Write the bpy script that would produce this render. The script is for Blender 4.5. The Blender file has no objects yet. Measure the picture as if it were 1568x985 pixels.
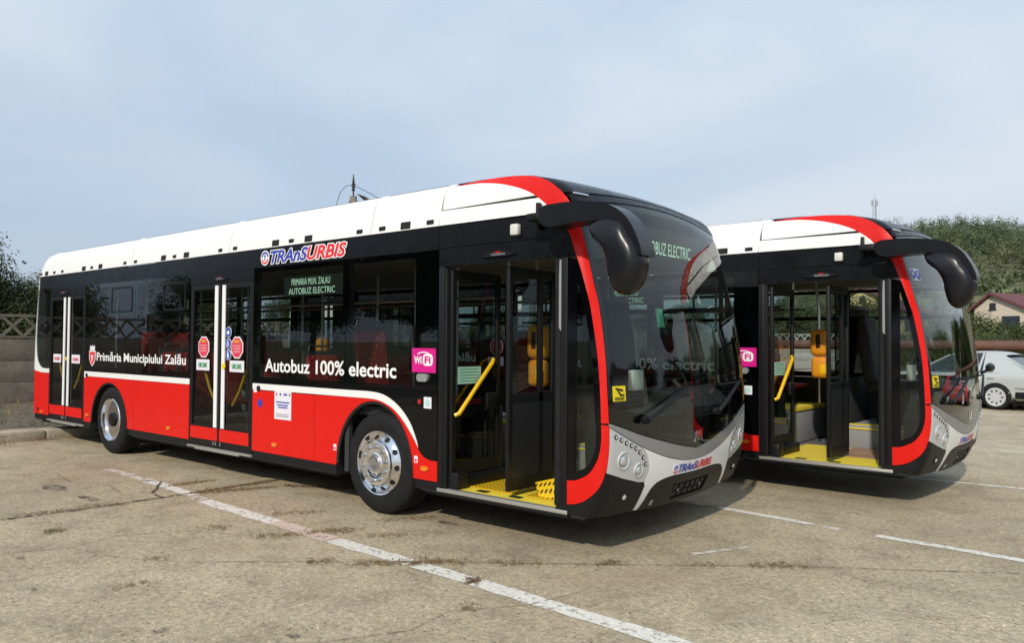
import bpy, bmesh, math, random
from mathutils import Vector, Matrix, geometry
R = math.radians
rnd = random.Random(7)
scene = bpy.context.scene
col = scene.collection

# ------------------------------------------------------------------ camera
cam_d = bpy.data.cameras.new('camera')
cam = bpy.data.objects.new('camera', cam_d); col.objects.link(cam)
YAW, PITCH, ROLL, FPX = 2.25934, 0.02593, 0.00642, 1167.44
fw = Vector((math.cos(PITCH)*math.cos(YAW), math.cos(PITCH)*math.sin(YAW), math.sin(PITCH)))
r0 = Vector((math.sin(YAW), -math.cos(YAW), 0)); u0 = r0.cross(fw)
rr = math.cos(ROLL)*r0 + math.sin(ROLL)*u0; uu = -math.sin(ROLL)*r0 + math.cos(ROLL)*u0
m4 = Matrix.Identity(4)
for i in range(3):
    m4[i][0] = rr[i]; m4[i][1] = uu[i]; m4[i][2] = -fw[i]
m4.translation = (5.51555, -4.72748, 1.62744)
cam.matrix_world = m4
cam_d.sensor_width = 36; cam_d.lens = 36*FPX/1568
cam_d.clip_start = 0.1; cam_d.clip_end = 4000
scene.camera = cam

# ------------------------------------------------------------------ sky, sun, exposure
SUN_TO = Vector((0.43, -1.375, 1.0)).normalized()      # towards the sun
SUN_EL = math.asin(SUN_TO.z)
w = bpy.data.worlds.new('World'); scene.world = w; w.use_nodes = True
nt = w.node_tree; N = nt.nodes; L = nt.links
for n in list(N): N.remove(n)
out = N.new('ShaderNodeOutputWorld'); bg = N.new('ShaderNodeBackground')
sky = N.new('ShaderNodeTexSky'); sky.sky_type = 'NISHITA'; sky.sun_disc = False
sky.sun_elevation = SUN_EL; sky.sun_rotation = math.atan2(SUN_TO.x, SUN_TO.y)
sky.air_density = 1.0; sky.dust_density = 1.5; sky.ozone_density = 2.0
tc = N.new('ShaderNodeTexCoord')
sep = N.new('ShaderNodeSeparateXYZ'); L.new(tc.outputs['Generated'], sep.inputs[0])
# thin high cloud: stretched noise on the direction vector, denser towards the horizon
mp = N.new('ShaderNodeMapping'); mp.inputs['Scale'].default_value = (1.0, 1.0, 2.6)
mp.inputs['Rotation'].default_value = (0.12, 0.1, 0)
L.new(tc.outputs['Generated'], mp.inputs[0])
nz = N.new('ShaderNodeTexNoise'); nz.inputs['Scale'].default_value = 1.25; nz.inputs['Detail'].default_value = 6
nz.inputs['Roughness'].default_value = 0.5; nz.inputs['Distortion'].default_value = 0.5
L.new(mp.outputs[0], nz.inputs['Vector'])
rp = N.new('ShaderNodeValToRGB')
rp.color_ramp.elements[0].position = 0.30; rp.color_ramp.elements[0].color = (0, 0, 0, 1)
rp.color_ramp.elements[1].position = 0.70; rp.color_ramp.elements[1].color = (1, 1, 1, 1)
L.new(nz.outputs['Fac'], rp.inputs[0])
cr = N.new('ShaderNodeValToRGB')                       # cloud colour against height above the horizon
e = cr.color_ramp.elements
e[0].position = 0.0; e[0].color = (4.6, 5.5, 6.8, 1)
e[1].position = 0.55; e[1].color = (6.6, 8.0, 9.7, 1)
for pos, c in ((0.06, (5.0, 6.0, 7.3, 1)), (0.16, (6.6, 7.45, 8.5, 1)), (0.32, (7.0, 8.0, 9.1, 1))):
    q = e.new(pos); q.color = c
L.new(sep.outputs['Z'], cr.inputs[0])
cm = N.new('ShaderNodeMix'); cm.data_type = 'RGBA'; cm.blend_type = 'MULTIPLY'
cm.inputs['Factor'].default_value = 1.0
rp2 = N.new('ShaderNodeValToRGB'); rp2.color_ramp.elements[0].color = (0.86, 0.92, 0.985, 1); rp2.color_ramp.elements[1].color = (1.11, 1.065, 1.01, 1)
rp2.color_ramp.elements[0].position = 0.35; rp2.color_ramp.elements[1].position = 0.68
L.new(nz.outputs['Fac'], rp2.inputs[0])
L.new(cr.outputs[0], cm.inputs['A']); L.new(rp2.outputs[0], cm.inputs['B'])
mx = N.new('ShaderNodeMix'); mx.data_type = 'RGBA'
mf = N.new('ShaderNodeMapRange'); mf.inputs['To Min'].default_value = 0.72; mf.inputs['To Max'].default_value = 1.0
L.new(rp.outputs[0], mf.inputs['Value']); L.new(mf.outputs[0], mx.inputs['Factor'])
L.new(sky.outputs[0], mx.inputs['A']); L.new(cm.outputs['Result'], mx.inputs['B'])
L.new(mx.outputs['Result'], bg.inputs['Color']); bg.inputs['Strength'].default_value = 0.10
L.new(bg.outputs[0], out.inputs[0])
sun_d = bpy.data.lights.new('sun', 'SUN'); sun_d.energy = 3.2; sun_d.angle = R(1.6); sun_d.color = (1, 0.93, 0.82)
sun = bpy.data.objects.new('sun', sun_d); col.objects.link(sun)
sun.rotation_euler = (-SUN_TO).to_track_quat('-Z', 'Y').to_euler()
sun.location = (0, -20, 20)
scene.render.engine = 'CYCLES'
scene.cycles.use_denoising = True
scene.cycles.max_bounces = 10; scene.cycles.transparent_max_bounces = 24
scene.cycles.caustics_reflective = False; scene.cycles.caustics_refractive = False
scene.cycles.sample_clamp_indirect = 6
vs = scene.view_settings
vs.view_transform = 'Standard'; vs.look = 'None'; vs.gamma = 1; vs.use_curve_mapping = False; vs.exposure = 0.0

# ------------------------------------------------------------------ materials
MAT = {}
def mat(name, color, rough=0.5, metal=0.0, coat=0.0, bump=0.0, bscale=40, var=0.0, vscale=6, spec=0.5, emit=None, estr=0, coatrough=0.03):
    m = bpy.data.materials.new(name); m.use_nodes = True
    t = m.node_tree; b = t.nodes['Principled BSDF']
    b.inputs['Base Color'].default_value = (*color, 1); b.inputs['Roughness'].default_value = rough
    b.inputs['Metallic'].default_value = metal; b.inputs['Coat Weight'].default_value = coat
    b.inputs['Coat Roughness'].default_value = coatrough; b.inputs['Specular IOR Level'].default_value = spec
    if emit:
        b.inputs['Emission Color'].default_value = (*emit, 1); b.inputs['Emission Strength'].default_value = estr
    if bump or var:
        co = t.nodes.new('ShaderNodeTexCoord'); n = t.nodes.new('ShaderNodeTexNoise')
        n.inputs['Scale'].default_value = bscale; n.inputs['Detail'].default_value = 5
        t.links.new(co.outputs['Object'], n.inputs['Vector'])
        if bump:
            bp = t.nodes.new('ShaderNodeBump'); bp.inputs['Strength'].default_value = bump; bp.inputs['Distance'].default_value = 0.02
            t.links.new(n.outputs['Fac'], bp.inputs['Height']); t.links.new(bp.outputs[0], b.inputs['Normal'])
        if var:
            n2 = t.nodes.new('ShaderNodeTexNoise'); n2.inputs['Scale'].default_value = vscale; n2.inputs['Detail'].default_value = 6
            n2.inputs['Roughness'].default_value = 0.65
            t.links.new(co.outputs['Object'], n2.inputs['Vector'])
            rpp = t.nodes.new('ShaderNodeValToRGB')
            rpp.color_ramp.elements[0].position = 0.3; rpp.color_ramp.elements[1].position = 0.72
            rpp.color_ramp.elements[0].color = (*[c*(1-var) for c in color], 1)
            rpp.color_ramp.elements[1].color = (*[min(1, c*(1+var)) for c in color], 1)
            t.links.new(n2.outputs['Fac'], rpp.inputs[0]); t.links.new(rpp.outputs[0], b.inputs['Base Color'])
    if name in ('red_paint', 'white_paint', 'black_paint', 'black_gloss'):
        co = t.nodes.new('ShaderNodeTexCoord'); n = t.nodes.new('ShaderNodeTexNoise'); n.inputs['Scale'].default_value = 2.2; n.inputs['Detail'].default_value = 2
        t.links.new(co.outputs['Object'], n.inputs['Vector'])
        bp = t.nodes.new('ShaderNodeBump'); bp.inputs['Strength'].default_value = .035; bp.inputs['Distance'].default_value = 0.03
        t.links.new(n.outputs['Fac'], bp.inputs['Height']); t.links.new(bp.outputs[0], b.inputs['Normal'])
        n3 = t.nodes.new('ShaderNodeTexNoise'); n3.inputs['Scale'].default_value = 5; n3.inputs['Detail'].default_value = 8; n3.inputs['Roughness'].default_value = .7
        t.links.new(co.outputs['Object'], n3.inputs['Vector'])
        mr = t.nodes.new('ShaderNodeMapRange'); mr.inputs['From Min'].default_value = .3; mr.inputs['From Max'].default_value = .7
        mr.inputs['To Min'].default_value = rough*.75; mr.inputs['To Max'].default_value = rough*1.5
        t.links.new(n3.outputs['Fac'], mr.inputs['Value']); t.links.new(mr.outputs[0], b.inputs['Roughness'])
    MAT[name] = m
    return m
def glass(name, tint, rough=0.0, f0=0.045, wave=0.0):
    m = bpy.data.materials.new(name); m.use_nodes = True; t = m.node_tree
    for n in list(t.nodes): t.nodes.remove(n)
    o = t.nodes.new('ShaderNodeOutputMaterial'); mixs = t.nodes.new('ShaderNodeMixShader')
    tr = t.nodes.new('ShaderNodeBsdfTransparent'); tr.inputs[0].default_value = (*tint, 1)
    gl = t.nodes.new('ShaderNodeBsdfGlossy'); gl.inputs['Roughness'].default_value = rough; gl.inputs[0].default_value = (1, 1, 1, 1)
    lw = t.nodes.new('ShaderNodeLayerWeight'); lw.inputs[0].default_value = 0.5
    pw = t.nodes.new('ShaderNodeMath'); pw.operation = 'POWER'; pw.inputs[1].default_value = 5
    mr = t.nodes.new('ShaderNodeMapRange'); mr.inputs['To Min'].default_value = f0; mr.inputs['To Max'].default_value = 1.0
    t.links.new(lw.outputs['Facing'], pw.inputs[0]); t.links.new(pw.outputs[0], mr.inputs['Value'])
    t.links.new(mr.outputs[0], mixs.inputs[0]); t.links.new(tr.outputs[0], mixs.inputs[1]); t.links.new(gl.outputs[0], mixs.inputs[2])
    if wave:
        co = t.nodes.new('ShaderNodeTexCoord'); n = t.nodes.new('ShaderNodeTexNoise'); n.inputs['Scale'].default_value = 1.6
        n.inputs['Detail'].default_value = 1
        t.links.new(co.outputs['Object'], n.inputs['Vector'])
        bp = t.nodes.new('ShaderNodeBump'); bp.inputs['Strength'].default_value = wave; bp.inputs['Distance'].default_value = 0.05
        t.links.new(n.outputs['Fac'], bp.inputs['Height']); t.links.new(bp.outputs[0], gl.inputs['Normal'])
    t.links.new(mixs.outputs[0], o.inputs[0]); MAT[name] = m
    return m
mat('red_paint', (0.66, 0.009, 0.005), 0.40, coat=0.12, spec=0.25)
mat('white_paint', (0.83, 0.83, 0.81), 0.35, coat=0.3)
mat('black_paint', (0.0055, 0.006, 0.008), 0.25, coat=0.0, spec=0.26)
mat('black_gloss', (0.002, 0.002, 0.003), 0.05, spec=0.3)
mat('black_plastic', (0.007, 0.007, 0.008), 0.45, spec=0.3)
mat('mirror_plastic', (0.006, 0.006, 0.008), 0.30, spec=0.4)
mat('silver_paint', (0.60, 0.61, 0.62), 0.36, metal=0.3, coat=0.2)
mat('grey_paint', (0.29, 0.295, 0.30), 0.38, metal=0.3, coat=0.2)
mat('rubber', (0.011, 0.011, 0.012), 0.75, spec=0.25, bump=0.15, bscale=120, var=0.3, vscale=9)
mat('polished', (0.82, 0.82, 0.84), 0.14, metal=1.0)
mat('steel', (0.55, 0.55, 0.56), 0.30, metal=1.0)
mat('dark_hole', (0.006, 0.006, 0.006), 0.8)
mat('door_panel', (0.020, 0.020, 0.021), 0.45, spec=0.3)
mat('interior_grey', (0.27, 0.275, 0.285), 0.6)
mat('interior_dark', (0.03, 0.031, 0.033), 0.7)
mat('ceiling_grey', (0.22, 0.22, 0.22), 0.6)
mat('floor_grey', (0.12, 0.12, 0.125), 0.7, var=0.2)
mat('yellow_floor', (0.86, 0.66, 0.05), 0.55, var=0.10, vscale=10)
mat('yellow_rail', (0.85, 0.50, 0.01), 0.3, coat=0.3)
mat('orange', (0.70, 0.27, 0.01), 0.5)
mat('sill_metal', (0.45, 0.44, 0.40), 0.45, metal=0.6)
mat('white_decal', (0.82, 0.82, 0.82), 0.4)
mat('red_decal', (0.72, 0.02, 0.03), 0.4)
mat('blue_decal', (0.03, 0.05, 0.40), 0.4)
mat('blue_sign', (0.02, 0.06, 0.38), 0.4)
mat('magenta', (0.62, 0.008, 0.23), 0.4)
mat('pink_red', (0.70, 0.05, 0.10), 0.4)
mat('green_decal', (0.02, 0.30, 0.10), 0.4)
mat('mint', (0.42, 0.66, 0.60), 0.5)
mat('green_sign', (0.05, 0.45, 0.22), 0.5)
mat('yellow_decal', (0.80, 0.62, 0.01), 0.4)
mat('paper', (0.74, 0.72, 0.78), 0.6)
mat('lens_orange', (0.75, 0.20, 0.01), 0.2, coat=0.6)
mat('lens_red', (0.45, 0.01, 0.01), 0.2, coat=0.6)
mat('lens_clear', (0.75, 0.77, 0.80), 0.08, metal=0.7)
mat('led_text', (0.3, 0.4, 0.3), 0.5, emit=(0.62, 0.95, 0.70), estr=0.75)
mat('led_board', (0.020, 0.024, 0.022), 0.35)
mat('cardboard', (0.32, 0.20, 0.13), 0.8, var=0.15)
mat('seat_shell', (0.05, 0.05, 0.053), 0.45)
mat('driver_seat', (0.012, 0.012, 0.013), 0.7)
mat('canvas_white', (0.66, 0.65, 0.60), 0.5)
mat('lines_grey', (0.10, 0.10, 0.11), 0.6)
glass('side_glass', (0.58, 0.64, 0.61), f0=0.055, wave=0.03)
glass('door_glass', (0.50, 0.56, 0.54), f0=0.05)
glass('windscreen_glass', (0.66, 0.74, 0.70), f0=0.05)
glass('far_glass', (0.74, 0.80, 0.78), f0=0.05)
glass('car_glass', (0.35, 0.40, 0.42), f0=0.10)
# seat cloth: red with small pale flecks
m = mat('seat_cloth', (0.30, 0.015, 0.015), 0.85); t = m.node_tree
co = t.nodes.new('ShaderNodeTexCoord'); vo = t.nodes.new('ShaderNodeTexVoronoi'); vo.inputs['Scale'].default_value = 26
rpp = t.nodes.new('ShaderNodeValToRGB'); rpp.color_ramp.interpolation = 'CONSTANT'
rpp.color_ramp.elements[0].color = (0.45, 0.36, 0.34, 1); rpp.color_ramp.elements[1].color = (0.32, 0.014, 0.014, 1); rpp.color_ramp.elements[1].position = 0.17
t.links.new(co.outputs['Object'], vo.inputs['Vector']); t.links.new(vo.outputs['Distance'], rpp.inputs[0])
t.links.new(rpp.outputs[0], t.nodes['Principled BSDF'].inputs['Base Color'])
# perforated yellow ramp mat
m = mat('yellow_mat', (0.74, 0.47, 0.01), 0.5); t = m.node_tree
co = t.nodes.new('ShaderNodeTexCoord'); vo = t.nodes.new('ShaderNodeTexVoronoi'); vo.voronoi_dimensions = '2D'; vo.inputs['Scale'].default_value = 22; vo.inputs['Randomness'].default_value = 0.0
rpp = t.nodes.new('ShaderNodeValToRGB'); rpp.color_ramp.interpolation = 'CONSTANT'
rpp.color_ramp.elements[0].color = (0.10, 0.055, 0.005, 1); rpp.color_ramp.elements[1].color = (0.74, 0.47, 0.01, 1); rpp.color_ramp.elements[1].position = 0.30
t.links.new(co.outputs['Object'], vo.inputs['Vector']); t.links.new(vo.outputs['Distance'], rpp.inputs[0])
t.links.new(rpp.outputs[0], t.nodes['Principled BSDF'].inputs['Base Color'])

# ------------------------------------------------------------------ helpers
def tag(o, label=None, cat=None, group=None, kind=None):
    if label: o['label'] = label
    if cat: o['category'] = cat
    if group: o['group'] = group
    if kind: o['kind'] = kind
    return o
def empty(name, loc=(0, 0, 0), rz=0):
    o = bpy.data.objects.new(name, None); col.objects.link(o); o.location = loc; o.rotation_euler = (0, 0, rz)
    o.empty_display_size = 0.3
    return o
def copy_tree(o, parent=None):
    c = o.copy(); col.objects.link(c)
    if parent: c.parent = parent
    for ch in list(o.children): copy_tree(ch, c)
    return c
def link(name, bm, m, parent=None, smooth=True, angle=35):
    me = bpy.data.meshes.new(name); bm.to_mesh(me); bm.free()
    if not isinstance(m, (list, tuple)): m = [m]
    for q in m: me.materials.append(MAT[q])
    if smooth:
        for f in me.polygons: f.use_smooth = True
        me.set_sharp_from_angle(angle=R(angle))
    o = bpy.data.objects.new(name, me); col.objects.link(o)
    if parent: o.parent = parent
    return o
class MB:
    def __init__(s): s.bm = bmesh.new(); s.mi = 0
    def _faces(s, vs, fs):
        v = [s.bm.verts.new(p) for p in vs]; out = []
        for f in fs:
            try:
                q = s.bm.faces.new([v[i] for i in f]); q.material_index = s.mi; out.append(q)
            except ValueError: pass
        return v, out
    def box(s, x0, x1, y0, y1, z0, z1, bev=0.0, seg=2, M=None):
        vs = [(x, y, z) for x in (x0, x1) for y in (y0, y1) for z in (z0, z1)]
        fs = [(0, 1, 3, 2), (4, 6, 7, 5), (0, 4, 5, 1), (2, 3, 7, 6), (0, 2, 6, 4), (1, 5, 7, 3)]
        v, f = s._faces(vs, fs)
        if bev:
            ed = list({e for q in f for e in q.edges})
            r = bmesh.ops.bevel(s.bm, geom=ed, offset=bev, segments=seg, affect='EDGES', profile=0.5, clamp_overlap=True)
            v = list({vv for q in r['faces'] for vv in q.verts} | {vv for vv in v if vv.is_valid})
        if M is not None:
            for q in v: q.co = M @ q.co
        return s
    def tube(s, pts, r, seg=8, closed=False):
        pts = [Vector(p) for p in pts]; n = len(pts); rings = []
        rs = r if isinstance(r, (list, tuple)) else [r]*n
        prev = None
        for i, p in enumerate(pts):
            a = pts[max(0, i-1)]; b = pts[min(n-1, i+1)]
            d = (b-a).normalized()
            if prev is None:
                ref = Vector((0, 0, 1)) if abs(d.z) < 0.9 else Vector((1, 0, 0)); x = d.cross(ref).normalized()
            else: x = (prev - d*prev.dot(d)).normalized()
            prev = x; y = d.cross(x)
            rings.append([s.bm.verts.new(p + (x*math.cos(k*2*math.pi/seg) + y*math.sin(k*2*math.pi/seg))*rs[i]) for k in range(seg)])
        for a, b in zip(rings, rings[1:]):
            for k in range(seg):
                f = s.bm.faces.new((a[k], a[(k+1) % seg], b[(k+1) % seg], b[k])); f.material_index = s.mi
        for q in (list(reversed(rings[0])), rings[-1]):
            f = s.bm.faces.new(q); f.material_index = s.mi
        return s
    def lathe(s, prof, c, axis='y', seg=40, cap=True):
        """prof = [(radius, along axis)]"""
        c = Vector(c); rings = []
        for (r, a) in prof:
            ring = []
            for k in range(seg):
                t_ = k*2*math.pi/seg; u, v_ = r*math.cos(t_), r*math.sin(t_)
                p = {'y': (u, a, v_), 'x': (a, u, v_), 'z': (u, v_, a)}[axis]
                ring.append(s.bm.verts.new(c + Vector(p)))
            rings.append(ring)
        for a, b in zip(rings, rings[1:]):
            for k in range(seg):
                f = s.bm.faces.new((a[k], a[(k+1) % seg], b[(k+1) % seg], b[k])); f.material_index = s.mi
        if cap:
            for q in (rings[0], rings[-1]):
                f = s.bm.faces.new(q); f.material_index = s.mi
        return s
    def prism(s, poly, a0, a1, axis='y', bev=0.0, seg=3):
        """polygon in the two other axes, extruded from a0 to a1"""
        def P(p, a): return {'y': (p[0], a, p[1]), 'x': (a, p[0], p[1]), 'z': (p[0], p[1], a)}[axis]
        n = len(poly)
        v = [s.bm.verts.new(P(p, a0)) for p in poly] + [s.bm.verts.new(P(p, a1)) for p in poly]
        fs = [s.bm.faces.new(v[:n]), s.bm.faces.new(list(reversed(v[n:])))]
        for i in range(n): fs.append(s.bm.faces.new((v[i], v[(i+1) % n], v[n+(i+1) % n], v[n+i])))
        for f in fs: f.material_index = s.mi
        if bev:
            ed = list(fs[0].edges) + list(fs[1].edges)
            bmesh.ops.bevel(s.bm, geom=ed, offset=bev, segments=seg, affect='EDGES', profile=0.5, clamp_overlap=True)
        return s
    def build(s, name, m, parent=None, smooth=True, angle=35, recalc=True):
        if recalc: bmesh.ops.recalc_face_normals(s.bm, faces=s.bm.faces)
        return link(name, s.bm, m, parent, smooth, angle)
def catmull(pts, n=6):
    out = []
    for i in range(len(pts)-1):
        p0 = pts[max(0, i-1)]; p1 = pts[i]; p2 = pts[i+1]; p3 = pts[min(len(pts)-1, i+2)]
        for k in range(n):
            t_ = k/n
            out.append(tuple(0.5*((2*p1[j]) + (-p0[j]+p2[j])*t_ + (2*p0[j]-5*p1[j]+4*p2[j]-p3[j])*t_*t_ + (-p0[j]+3*p1[j]-3*p2[j]+p3[j])*t_**3) for j in range(2)))
    out.append(tuple(pts[-1]))
    return out
def pip(x, y, poly):
    c = False; j = len(poly)-1
    for i in range(len(poly)):
        xi, yi = poly[i]; xj, yj = poly[j]
        if (yi > y) != (yj > y) and x < (xj-xi)*(y-yi)/(yj-yi)+xi: c = not c
        j = i
    return c
def densify(poly, res):
    out = []
    for i in range(len(poly)):
        a, b = poly[i], poly[(i+1) % len(poly)]
        n = max(1, int(math.ceil(math.hypot(b[0]-a[0], b[1]-a[1])/res))) if res else 1
        for k in range(n): out.append((a[0]+(b[0]-a[0])*k/n, a[1]+(b[1]-a[1])*k/n))
    return out
def tess(poly, holes=(), res=None):
    """triangulate a polygon with holes, with inner grid points when res is given"""
    loops = [densify(poly, res)] + [densify(h, res) for h in holes]
    V = []; E = []
    for lp in loops:
        b = len(V); V += lp; E += [(b+i, b+(i+1) % len(lp)) for i in range(len(lp))]
    if res:
        xs = [p[0] for p in poly]; ys = [p[1] for p in poly]
        nx = int((max(xs)-min(xs))/res); ny = int((max(ys)-min(ys))/res)
        for i in range(1, nx+1):
            for j in range(1, ny+1):
                x = min(xs)+(i-0.5)*res; y = min(ys)+(j-0.5)*res
                if pip(x, y, loops[0]) and not any(pip(x, y, h) for h in loops[1:]):
                    if all(min((x-a[0])**2+(y-a[1])**2 for a in lp) > (0.35*res)**2 for lp in loops): V.append((x, y))
    r = geometry.delaunay_2d_cdt([Vector(p) for p in V], E, [], 1, 1e-5)
    vv = [(p.x, p.y) for p in r[0]]; ff = []
    for f in r[2]:
        cx = sum(vv[i][0] for i in f)/len(f); cy = sum(vv[i][1] for i in f)/len(f)
        if pip(cx, cy, loops[0]) and not any(pip(cx, cy, h) for h in loops[1:]): ff.append(list(f))
    return vv, ff

# ------------------------------------------------------------------ bus body surface
WD = 2.55; HW = WD/2
RC = .09; AC = R(80); LAT = RC*(1-math.cos(AC)); RF = (HW-LAT)/math.cos(AC); LA = RC*AC; LB = RF*(math.pi/2-AC); LT = LA+LB
DD = RC*math.sin(AC)+RF*(1-math.sin(AC))
PZ = [(.2, 2.42), (.32, 2.50), (.45, 2.56), (.6, 2.60), (.8, 2.625), (1.0, 2.63), (1.2, 2.625), (1.45, 2.605), (1.9, 2.53), (2.03, 2.495), (2.25, 2.44), (2.48, 2.385), (2.65, 2.33), (2.78, 2.27), (2.85, 2.20), (2.9, 2.11), (2.94, 2.0), (2.97, 1.86), (3.0, 1.62), (3.015, 1.3)]
IN = [(0, 0), (2.64, 0), (2.78, .016), (2.87, .03), (2.94, .048), (2.98, .07), (3.0, .095), (3.015, .14)]
RXZ = [(.3, -8.54), (1.3, -8.54), (2.0, -8.48), (2.42, -8.43), (2.63, -8.40), (2.8, -8.33), (2.92, -8.22), (3.015, -8.05)]
RB = .24; RBL = RB*math.pi/2
def interp(tb, z):
    if z <= tb[0][0]: return tb[0][1]
    for i in range(len(tb)-1):
        if z <= tb[i+1][0]:
            # smooth (monotone enough) cubic through neighbours
            p1, p2 = tb[i], tb[i+1]; u = (z-p1[0])/(p2[0]-p1[0])
            m1 = (p2[1]-tb[max(0, i-1)][1])/(p2[0]-tb[max(0, i-1)][0]); m2 = (tb[min(len(tb)-1, i+2)][1]-p1[1])/(tb[min(len(tb)-1, i+2)][0]-p1[0])
            h = p2[0]-p1[0]
            return (2*u**3-3*u*u+1)*p1[1]+(u**3-2*u*u+u)*h*m1+(-2*u**3+3*u*u)*p2[1]+(u**3-u*u)*h*m2
    return tb[-1][1]
def XC(z): return interp(PZ, z)-DD
def surf(x, z):
    """point on the body skin; x beyond XC(z) is arc length round the front, x before the rear corner is arc length round the back"""
    xc = XC(z); ins = interp(IN, z); t_ = x-xc
    if t_ > 0:
        m_ = t_ > LT; q = 2*LT-t_ if m_ else t_
        if q < 0: px, py = xc+q, 0.0
        else:
            a = min(q, LA)/RC; px = RC*math.sin(a); py = RC*(1-math.cos(a))
            if q > LA:
                b = (q-LA)/RF; px += RF*(math.sin(AC+b)-math.sin(AC)); py += RF*(math.cos(AC)-math.cos(AC+b))
            px += xc
        if m_: py = WD-py
    else:
        rx = interp(RXZ, z)
        if x >= rx: px, py = x, 0.0
        else:
            s_ = rx-x
            if s_ < RBL: px, py = rx-RB*math.sin(s_/RB), RB*(1-math.cos(s_/RB))
            else: px, py = rx-RB, RB+s_-RBL
    py = ins+py*(WD-2*ins)/WD
    return Vector((px, py, z))
def surfn(x, z):
    h = 0.004
    dx = surf(x+h, z)-surf(x-h, z); dz = surf(x, z+h)-surf(x, z-h)
    n = dx.cross(dz)
    return n.normalized() if n.length > 1e-9 else Vector((0, -1, 0))
def patch(name, poly, m, parent, off=0.0, th=0.014, holes=(), res=None, tmode=False, mirror=False, angle=30):
    """a body panel: polygon in (x, z) - or (arc length past the front corner, z) - laid on the body skin"""
    vv, ff = tess(poly, holes, res)
    bm = bmesh.new(); F = []; B = []
    for (x, z) in vv:
        xx = x+XC(z) if tmode else x
        p = surf(xx, z); n = surfn(xx, z)
        a = p+n*off; b = p+n*(off-th)
        if mirror: a.y = WD-a.y; b.y = WD-b.y
        F.append(bm.verts.new(a))
        if th: B.append(bm.verts.new(b))
    edge = {}
    for f in ff:
        bm.faces.new([F[i] for i in f])
        if th: bm.faces.new([B[i] for i in reversed(f)])
        for i in range(len(f)):
            k = (f[i], f[(i+1) % len(f)]); edge[k] = 1
    if th:
        for (a, b) in edge:
            if (b, a) not in edge:
                bm.faces.new((F[b], F[a], B[a], B[b]))
    bmesh.ops.recalc_face_normals(bm, faces=bm.faces)
    return link(name, bm, m, parent, True, angle)
def T2X(pts): return [(t_+XC(z), z) for t_, z in pts]
def rect(x0, x1, z0, z1): return [(x0, z0), (x1, z0), (x1, z1), (x0, z1)]
def rrect(x0, x1, z0, z1, r, n=5):
    o = []
    for cx, cz, a0 in ((x1-r, z0+r, -90), (x1-r, z1-r, 0), (x0+r, z1-r, 90), (x0+r, z0+r, 180)):
        for k in range(n+1):
            a = R(a0+90*k/n); o.append((cx+r*math.cos(a), cz+r*math.sin(a)))
    return o
def circ(cx, cz, r, n=28, ry=None):
    return [(cx+r*math.cos(2*math.pi*k/n), cz+(ry or r)*math.sin(2*math.pi*k/n)) for k in range(n)]

# ------------------------------------------------------------------ lettering
def text2d(body, bold=0.0, shear=0.0, fit=None, spacing=1.0, ref=None):
    """flat lettering as (points, faces); scaled to the box fit = (x0, x1, z0, z1)"""
    c = bpy.data.curves.new('lettering', 'FONT'); c.body = body; c.size = 1; c.offset = bold; c.shear = shear
    c.space_character = spacing; c.resolution_u = 3
    o = bpy.data.objects.new('lettering', c); col.objects.link(o)
    dg = bpy.context.evaluated_depsgraph_get(); me = bpy.data.meshes.new_from_object(o.evaluated_get(dg))
    V = [(v.co.x, v.co.y) for v in me.vertices]; Fs = [tuple(p.vertices) for p in me.polygons]
    bpy.data.objects.remove(o); bpy.data.curves.remove(c); bpy.data.meshes.remove(me)
    src = ref or (min(p[0] for p in V), max(p[0] for p in V), min(p[1] for p in V), max(p[1] for p in V))
    x0, x1, z0, z1 = fit
    sx = (x1-x0)/(src[1]-src[0]); sz = (z1-z0)/(src[3]-src[2])
    return [((x-src[0])*sx+x0, (y-src[2])*sz+z0) for x, y in V], Fs, src
def lay(name, V, Fs, m, parent, off=0.003, tmode=False, fn=None):
    bm = bmesh.new(); vs_ = []
    for (x, z) in V:
        if fn: p = fn(x, z)
        else:
            xx = x+XC(z) if tmode else x
            p = surf(xx, z)+surfn(xx, z)*off
        vs_.append(bm.verts.new(p))
    for f in Fs:
        try: bm.faces.new([vs_[i] for i in f])
        except ValueError: pass
    bmesh.ops.remove_doubles(bm, verts=bm.verts, dist=1e-5)
    return link(name, bm, m, parent, False)
def words(name, body, fit, m, parent, bold=0.0, shear=0.0, off=0.003, tmode=False, fn=None, spacing=1.0):
    V, Fs, _ = text2d(body, bold, shear, fit, spacing)
    return lay(name, V, Fs, m, parent, off, tmode, fn)
def decal(name, poly, m, parent, off=0.003, th=0.002, tmode=False, holes=(), res=None):
    return patch(name, poly, m, parent, off=off, th=th, tmode=tmode, holes=holes, res=res)

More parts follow.
